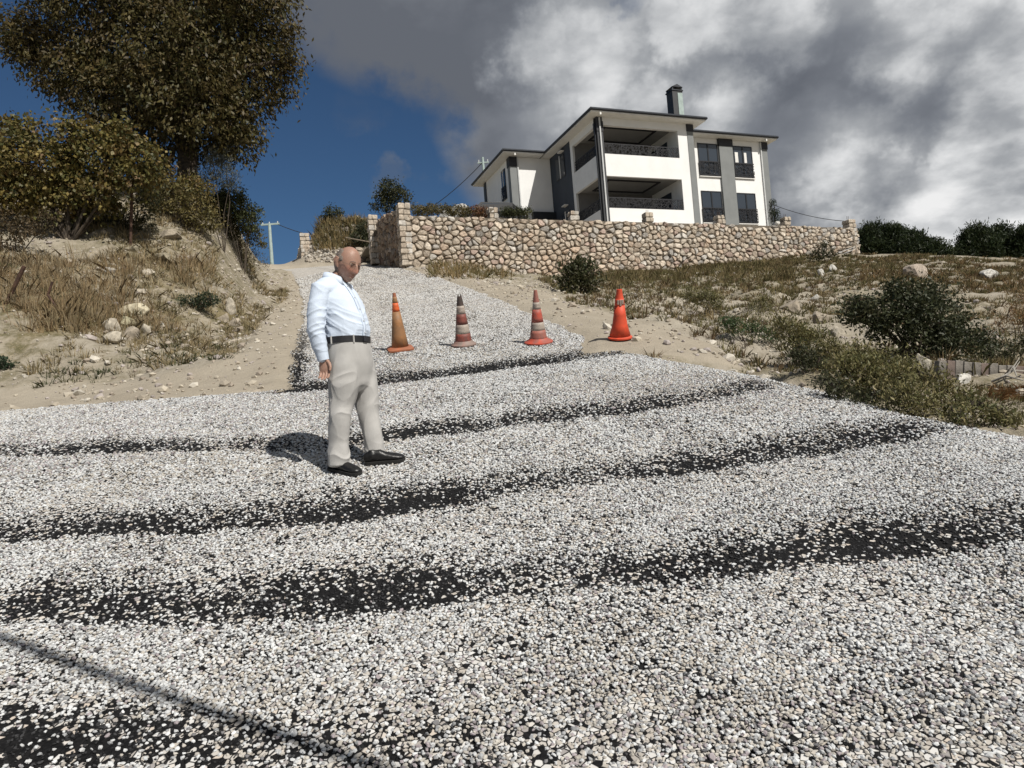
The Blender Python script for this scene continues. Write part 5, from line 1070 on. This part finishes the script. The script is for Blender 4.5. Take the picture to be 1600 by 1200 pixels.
shR, elR, wrR = mp(500, 455, -.175), mp(495, 517, -.21), mp(505, 560, -.19); shL, elL, wrL = mp(537, 452, .17), mp(540, 515, .23), mp(552, 560, .19)
body.limb([mp(512, 452, -.1), shR, elR, wrR], [.05, .05, .04, .028], 16); body.limb([mp(530, 452, .1), shL, elL, wrL], [.05, .05, .04, .028], 16)
hipN, kneeN, ankN = mp(537, 596, -.09), mp(531, 652, (dN-.09)*.5-.02), mp(530, 716, dN); hipF, kneeF, ankF = mp(568, 592, .09), mp(577, 648, (dF+.09)*.5), mp(586, 703, dF)
body.limb([hipN, kneeN, ankN, ankN+np.array([0, 0, -.04])], [.068, .045, .036, .034], 16); body.limb([hipF, kneeF, ankF, ankF+np.array([0, 0, -.04])], [.068, .045, .036, .034], 16)
def hand(wr, D, Tn, side):
    D = D/np.linalg.norm(D); Tn = Tn-D*(Tn@D); Tn /= np.linalg.norm(Tn); N = np.cross(D, Tn)*side
    L = lambda d, t, n: wr+D*d+Tn*t+N*n
    body.add([(L(-.02, 0, 0), Tn, N, .027, .022), (L(.012, 0, 0), Tn, N, .031, .019), (L(.045, .001, 0), Tn, N, .042, .018), (L(.078, 0, .002), Tn, N, .043, .016), (L(.096, -.001, .004), Tn, N, .039, .012)], 18)
    for off, ln, cu in ((.031, .070, .8), (.0105, .078, .9), (-.0105, .074, 1.), (-.031, .058, 1.1)):
        p0 = L(.085, off, .002); p1 = L(.085+ln*.42, off*1.06, .004+ln*.14*cu); p2 = L(.085+ln*.74, off*1.05, .010+ln*.34*cu); p3 = L(.085+ln*.92, off*1.02, .016+ln*.58*cu); body.limb([p0, p1, p2, p3], [.0098, .0090, .0082, .0068], 10)
    body.limb([L(.022, .030, .006), L(.050, .048, .014), L(.076, .054, .022), L(.098, .050, .028)], [.014, .0125, .0105, .0085], 10)
hand(wrR, np.array([.10, -.02, -1.]), fM+rM*-.25, 1); hand(wrL, np.array([.1, 0, -1.]), fM, -1)
me, co = fuse('person', body, .0042, 1)
# skin tone by place on the body: ruddy face, lips, knuckles
rel = co-hc; hx, hy, hz_ = rel@hr/HS, rel@hf/HS, rel@hu/HS; c = np.tile(np.array([.345, .205, .152]), (len(co), 1)); inh = (np.abs(hx) < .12) & (np.abs(hy) < .14) & (np.abs(hz_) < .15)
def bl(m, col): global c; c = c*(1-m[:, None])+np.array(col)[None]*m[:, None]
bl(.5*inh*np.exp(-(((np.abs(hx)-.04)/.025)**2+((hz_+.025)/.03)**2))*(hy > 0), (.46, .19, .135)); bl(.55*inh*np.exp(-((hx/.016)**2+((hz_+.03)/.02)**2))*(hy > .08), (.47, .185, .13))
bl(.75*inh*np.exp(-((hx/.030)**2+((hz_+.070)/.009)**2))*(hy > .05), (.33, .12, .10)); bl(.25*inh*np.exp(-((hx/.05)**2+((hz_+.085)/.03)**2))*(hy > .03), (.30, .21, .17)); bl(.12*inh*np.exp(-(((np.abs(hx)-.03)/.02)**2+((hz_-.008)/.014)**2))*(hy > .05), (.27, .14, .105))
c *= (1+.07*fbm(co[:, 0]*40, co[:, 1]*40, co[:, 2]*40, 2))[:, None]
cc = np.ones((len(co), 4), np.float32); cc[:, :3] = np.clip(c, 0, 1); a = me.attributes.new('col', 'FLOAT_COLOR', 'POINT'); a.data.foreach_set('color', cc.ravel())
M['skin'] = attrmat('skin', .46, 0, .15, 160., .4, mul=.12); M['skin'].node_tree.nodes['Principled BSDF'].inputs['Subsurface Weight'].default_value = .06
M['skin'].node_tree.nodes['Principled BSDF'].inputs['Subsurface Radius'].default_value = (.01, .004, .002)
shift(me, root); man = link('person', me, M['skin']); man.location = tuple(root); tag(man, 'balding man in pale blue shirt and light grey trousers looking down at the road', 'person')
def child(name, me, mat): shift(me, root); return link(name, me, mat, man)
def cmesh(name, mb, mat, smooth=True, bevel=0):
    mb.v = [tuple(np.asarray(v)-root) for v in mb.v]; return mb.build(name, mat, man, smooth, bevel)
# hair: short grey fringe round the sides and back
hairw = np.clip((S[:, 1]*-1.0+.42), 0, 1)*np.clip((.78-S[:, 2])*3.2, 0, 1)*np.clip((S[:, 2]+.62)*4, 0, 1); hairw *= np.where(S[:, 1] > -.02, np.clip((.50-S[:, 2])*3.5, 0, 1)*np.clip((S[:, 2]-.02)*6, 0, 1), 1.)
hoff = .0075*ss(.05, .3, hairw)+.0012*rng.normal(0, 1, len(S))*(hairw > .15)-.0035*(hairw < .1); nrm = S/np.linalg.norm(S, axis=1, keepdims=True)
HH = HV+nrm*hoff[:, None]; keepf = [f for f in HF[:-2] if max(hairw[i] for i in f) > .05]; ids = sorted({i for f in keepf for i in f}); mpx = {i: k for k, i in enumerate(ids)}
hm = npmesh('hair', np.array([headpt(*HH[i]) for i in ids]), [[mpx[i] for i in f] for f in keepf], smooth=True); M['hair'] = simple('grey_hair', (.25, .205, .175), .75, .3, 120., bmp=.6); child('hair', hm, M['hair'])
M['brow'] = simple('eyebrow', (.17, .13, .11), .8, .2, 90.); M['eye'] = simple('eye', (.18, .13, .11), .2, .1, 30.)
for s in (-1, 1):
    m = MB(); m.tube([tuple(headpt(s*x_, y_, z_)) for x_, y_, z_ in ((.012, .097, .030), (.026, .0955, .035), (.040, .088, .033), (.049, .079, .026))], [.002, .003, .0028, .0015], 6); cmesh('eyebrow', m, M['brow'])
    m = MB(); p = headpt(s*.030, .0845, .010); m.tube([tuple(p-hr*.012), tuple(p-hr*.005+hf*.003), tuple(p+hr*.005+hf*.003), tuple(p+hr*.012)], [.0015, .0036, .0036, .0015], 8); cmesh('eye', m, M['eye'])
g = MB()
for s in (-1, 1):
    pts = [headpt(s*(.033+.024*math.cos(t)), .099-.006*abs(.033+.024*math.cos(t))/.05, .006+.016*math.sin(t)) for t in np.linspace(0, 2*math.pi, 17)]; g.tube([tuple(p) for p in pts], .0007, 5, False); g.tube([tuple(headpt(s*.057, .092, .010)), tuple(headpt(s*.083, .03, .012)), tuple(headpt(s*.085, -.01, .014))], .0010, 5)
g.tube([tuple(headpt(-.009, .1, .010)), tuple(headpt(.009, .1, .010))], .0014, 5); M['wire'] = simple('thin_metal_frame', (.20, .165, .13), .35, .1, 30., metal=.6); cmesh('glasses', g, M['wire'])
# --- shirt
sh = Loft(); sh.add([(mp(542, 538), fM, rM, .150, .172)]+[(mp(u, v), fM, rM, d, w) for v, u, d, w in TOR[:-1]], 40)
sh.limb([mp(516, 453, -.09), mp(501, 453, -.165), mp(495, 485, -.20), mp(494, 517, -.212), mp(499, 540, -.20), mp(504.5, 559, -.19)], [.080, .074, .066, .062, .052, .042], 22)
sh.limb([mp(528, 452, .09), mp(537, 451, .16), mp(539, 485, .20), mp(540, 515, .232), mp(547, 540, .21), mp(552, 559, .19)], [.080, .074, .066, .062, .052, .042], 22)
def ridge(x, y, z): return 1-2*np.abs(vnoise(x, y, z))**.7
def shirt_folds(P, N):
    q = P-mp(530, 490); a = q@fM; h = q[:, 2]; s_ = q@rM
    # long folds fanning from the armpit down to the belly, crumples at the elbow and above the belt
    w1 = h+.85*a; w2 = a-.6*h; fold = ridge(w1*13+.8*vnoise(w2*7, s_*7), w2*2.6, s_*2.4)*.7+.5*ridge(w1*27+1.+.6*vnoise(w2*9, s_*7, 2.), w2*5, s_*5+7)
    arm = ss(.15, .19, s_); el = np.exp(-((h+.10)/.16)**2); fa = ridge(h*15+a*9+1.2*vnoise(a*8, s_*8, 3.), a*5, s_*5)*.6+.4*ridge(h*30-a*14, a*8, 5.)
    bl_ = np.exp(-((h+.17)/.05)**2); fb = ridge(a*24+s_*20, h*5, 4.)
    return ((.0050+.0035*np.exp(-((h+.05)/.10)**2))*fold*ss(.2, .02, h))*(1-arm)+arm*(.0035+.0055*el)*fa+bl_*.004*fb*(1-arm)
me, co = fuse('shirt', sh, .0050, 8, shirt_folds)
M['shirt'] = simple('pale_blue_cotton', (.60, .68, .80), .82, .03, 14., bmp=.25, bscale=500., spec=.2)
child('shirt', me, M['shirt'])
# collar
cb = Loft(); nk = 33; ang = np.linspace(math.radians(16), math.radians(344), nk); cv, cf = [], []
c0 = mp(524, 429.5); c1_ = mp(520.5, 439)
for t in ang:
    fr = math.cos(t); d = fM*math.cos(t)+rM*-math.sin(t); fl = max(0, fr); zt_ = np.array([0, 0, .006-.018*fr-.024*fl**2])
    top = c0+fM*(.072*math.cos(t))+rM*(-.076*math.sin(t))+zt_; inn = c0+fM*(.070*math.cos(t))+rM*(-.078*math.sin(t))+zt_-np.array([0, 0, .042])
    top2 = top+d*.007+np.array([0, 0, .003]); low2 = c1_+fM*((.084+.036*fl)*math.cos(t))+rM*(-(.096-.006*fl)*math.sin(t))+np.array([0, 0, -.004-.002*fr-.052*fl**2.2]); low = low2-d*.006
    cv += [inn, top, top2, low2, low]
for i in range(nk-1):
    for k in range(4): a = i*5+k; cf.append([a, a+1, a+6, a+5])
cm_ = npmesh('collar', np.array(cv), cf, smooth=True); co_ = child('collar', cm_, M['shirt']); so = co_.modifiers.new('thick', 'SOLIDIFY'); so.thickness = .003
# placket and buttons down the front
pv, pf = [], []; fr_ = [(v, u, d, w) for v, u, d, w in TOR[:-1]]; fr_ = fr_[::-1]
vv = np.linspace(440, 531, 26); U_ = np.interp(vv, [q[0] for q in fr_], [q[1] for q in fr_]); D_ = np.interp(vv, [q[0] for q in fr_], [q[2] for q in fr_]); W_ = np.interp(vv, [q[0] for q in fr_], [q[3] for q in fr_])
for v, u, d, w in zip(vv, U_, D_, W_):
    for s in (-.016, .016): q = s/w; pv.append(mp(u, v)+fM*(d*math.sqrt(1-q*q)+.0085)+rM*s)
pf = [[2*i, 2*i+1, 2*i+3, 2*i+2] for i in range(len(vv)-1)]; pm = npmesh('placket', np.array(pv), pf, smooth=True); po = child('placket', pm, M['shirt']); so = po.modifiers.new('thick', 'SOLIDIFY'); so.thickness = .004
M['button'] = simple('button', (.55, .57, .6), .4, .05, 30)
for i in (3, 8, 13, 18, 23):
    q = (pv[2*i]+pv[2*i+1])/2; m = MB(); m.tube([tuple(q), tuple(q+fM*.006)], .0055, 10); cmesh('button', m, M['button'])
cu = MB(); cu.tube([tuple(mp(502.5, 551, -.195)), tuple(mp(505.5, 563, -.19))], [.046, .041], 20); o = cmesh('cuff', cu, M['shirt'])
cu = MB(); cu.tube([tuple(mp(550, 551, .2)), tuple(mp(552, 563, .19))], [.046, .041], 20); cmesh('cuff', cu, M['shirt'])
# --- trousers
tr = Loft(); tr.add([(mp(542, 532), fM, rM, .157, .177), (mp(544.5, 548), fM, rM, .158, .184), (mp(547, 568), fM, rM, .153, .184), (mp(549, 584), fM, rM, .136, .168), (mp(551, 599), fM, rM, .116, .145), (mp(552.5, 612), fM, rM, .07, .09)], 40)
tr.limb([mp(541, 552, -.075), mp(539, 575, -.085), mp(537, 600, -.09), mp(534.5, 627, -.08), mp(531, 652, dN*.5-.06), mp(529, 690, dN*.85), mp(530, 710, dN), mp(531, 728, dN)], [.100, .110, .107, .094, .078, .072, .075, .080], 26, True)
tr.limb([mp(558, 552, .075), mp(563, 575, .085), mp(569, 600, .09), mp(573.5, 627, .09), mp(577, 650, dF*.5+.045), mp(583, 680, dF*.85), mp(586, 704, dF), mp(588, 716, dF)], [.100, .108, .102, .090, .078, .072, .074, .077], 26, True)
def trouser_folds(P, N):
    z = P[:, 2]; q = P-mp(550, 600); a = q@fM; s_ = q@rM; hN = z-root[2]; lowf = ss(.34, .06, hN); kn = np.exp(-((hN-.46)/.10)**2); cr_ = np.exp(-((z-mp(555, 605)[2])/.13)**2)
    f1 = ridge(a*12+s_*9+.5*vnoise(z*4, s_*5), z*1.6, s_*5); f2 = ridge(z*13+a*9+s_*4+1.6*vnoise(a*7, s_*7, z*5), a*5+z*3, s_*5-z*2); f3 = ridge((z*.9-a)*13+1.3*vnoise(a*6, z*6), z*3+a*3, s_*5); f4 = ridge(z*13-a*15+1.6*vnoise(a*7, s_*7, 4.), a*6+z*4, s_*6)
    return .0050*f1+.0085*f2*lowf+.0060*f4*kn+.0065*f3*cr_
me, co = fuse('trousers', tr, .0052, 60, trouser_folds)
M['trouser'] = simple('light_grey_cotton', (.43, .42, .405), .85, .05, 10., bmp=.25, bscale=450., spec=.2)
child('trousers', me, M['trouser'])
for (a0, a1) in (((531, 541), (533, 556)),):
    m = MB(); p0, p1 = mp(*a0), mp(*a1); m.tube([tuple(mp(536, 541)+rM*.178), tuple(mp(537, 560)+rM*.186)], .0028, 5); cmesh('pocket_edge', m, M['iron'])
# belt, loops, buckle
bt = MB(); n = 48
for v, k in ((528.5, 1.022), (538.5, 1.028)):
    for sc in (1., 1.03):
        for i in range(n): t = 2*math.pi*i/n; bt.v.append(tuple(mp(542, v)+(fM*.157*math.cos(t)+rM*.177*math.sin(t))*k*sc))
for i in range(n):
    j = (i+1) % n; bt.f += [[i, j, n+j, n+i], [2*n+i, 3*n+i, 3*n+j, 2*n+j], [n+i, n+j, 3*n+j, 3*n+i], [i, 2*n+i, 2*n+j, j]]
M['belt'] = simple('black_leather', (.016, .016, .018), .45, .15, 40., bmp=.2); cmesh('belt', bt, M['belt'])
for t in (-.9, .55, 1.5, 2.3):
    p = mp(542, 533.5)+(fM*.157*math.cos(t)+rM*.177*math.sin(t))*1.06; m = MB(); m.tube([tuple(p+np.array([0, 0, .028])), tuple(p-np.array([0, 0, .030]))], .0062, 6); cmesh('belt_loop', m, M['trouser'])
p = mp(542, 533.5)+fM*.170; m = MB(); m.bar(tuple(p-rM*.022), tuple(p+rM*.022), .012, .042); cmesh('buckle', m, M['iron'], False, .003)
# shoes
M['shoe'] = simple('black_shoe_leather', (.013, .0125, .0125), .35, .2, 30., bmp=.15); M['sole'] = simple('rubber_sole', (.022, .021, .02), .8, .2, 20.)
def shoe(h_uv, t_uv):
    A, B = rhit(*h_uv, base_z), rhit(*t_uv, base_z); d = B-A; L = .295; d /= np.linalg.norm(d); mid = (A+B)/2; A = mid-d*L/2; g = np.array(ground_n(mid[0], mid[1])); g = g-d*(g@d); g /= np.linalg.norm(g); s = np.cross(d, g); A = A+g*.020
    so, up_ = Loft(), Loft()
    prof = [(.0, .026, .060), (.02, .036, .070), (.07, .039, .088), (.12, .040, .085), (.16, .043, .062), (.21, .048, .048), (.25, .046, .038), (.28, .034, .028), (.295, .016, .016)]
    sec = []
    for x, w, h in prof: sec.append((A+d*x+g*(.018+h*.42), s, g, w*.95, h*.58))
    up_.add([(sec[0][0]-d*.006, s, g, .014, .02)]+sec, 20); up_.limb([A+d*.062+g*.05, A+d*.060+g*.075], [.042, .040], 16)
    me, _ = fuse('shoe', up_, .005, 3); o = child('shoe', me, M['shoe'])
    V, Fc = [], []; n = len(prof)
    for z in (0., .022):
        for x, w, h in prof: V.append(A+d*x*1.01+s*(w+.004)+g*z); V.append(A+d*x*1.01-s*(w+.004)+g*z)
    for k in range(n-1):
        b = 2*k; t = 2*n+2*k; Fc += [[b, b+1, b+3, b+2], [t, t+2, t+3, t+1], [b, b+2, t+2, t], [b+1, t+1, t+3, b+3]]
    Fc += [[0, 2*n, 2*n+1, 1], [2*n-2, 2*n-1, 4*n-1, 4*n-2]]
    sm = npmesh('sole', np.array(V), Fc); shift(sm, root); link('sole', sm, M['sole'], o)
    lc = MB()
    for k in range(4): q = A+d*(.125+.022*k)+g*(.098-.017*k); lc.tube([tuple(q-s*.018-root), tuple(q+g*.003-root), tuple(q+s*.018-root)], .0026, 5)
    lc.build('lace', M['sole'], o)
shoe((517, 737), (563, 746)); shoe((574, 729), (630, 723))
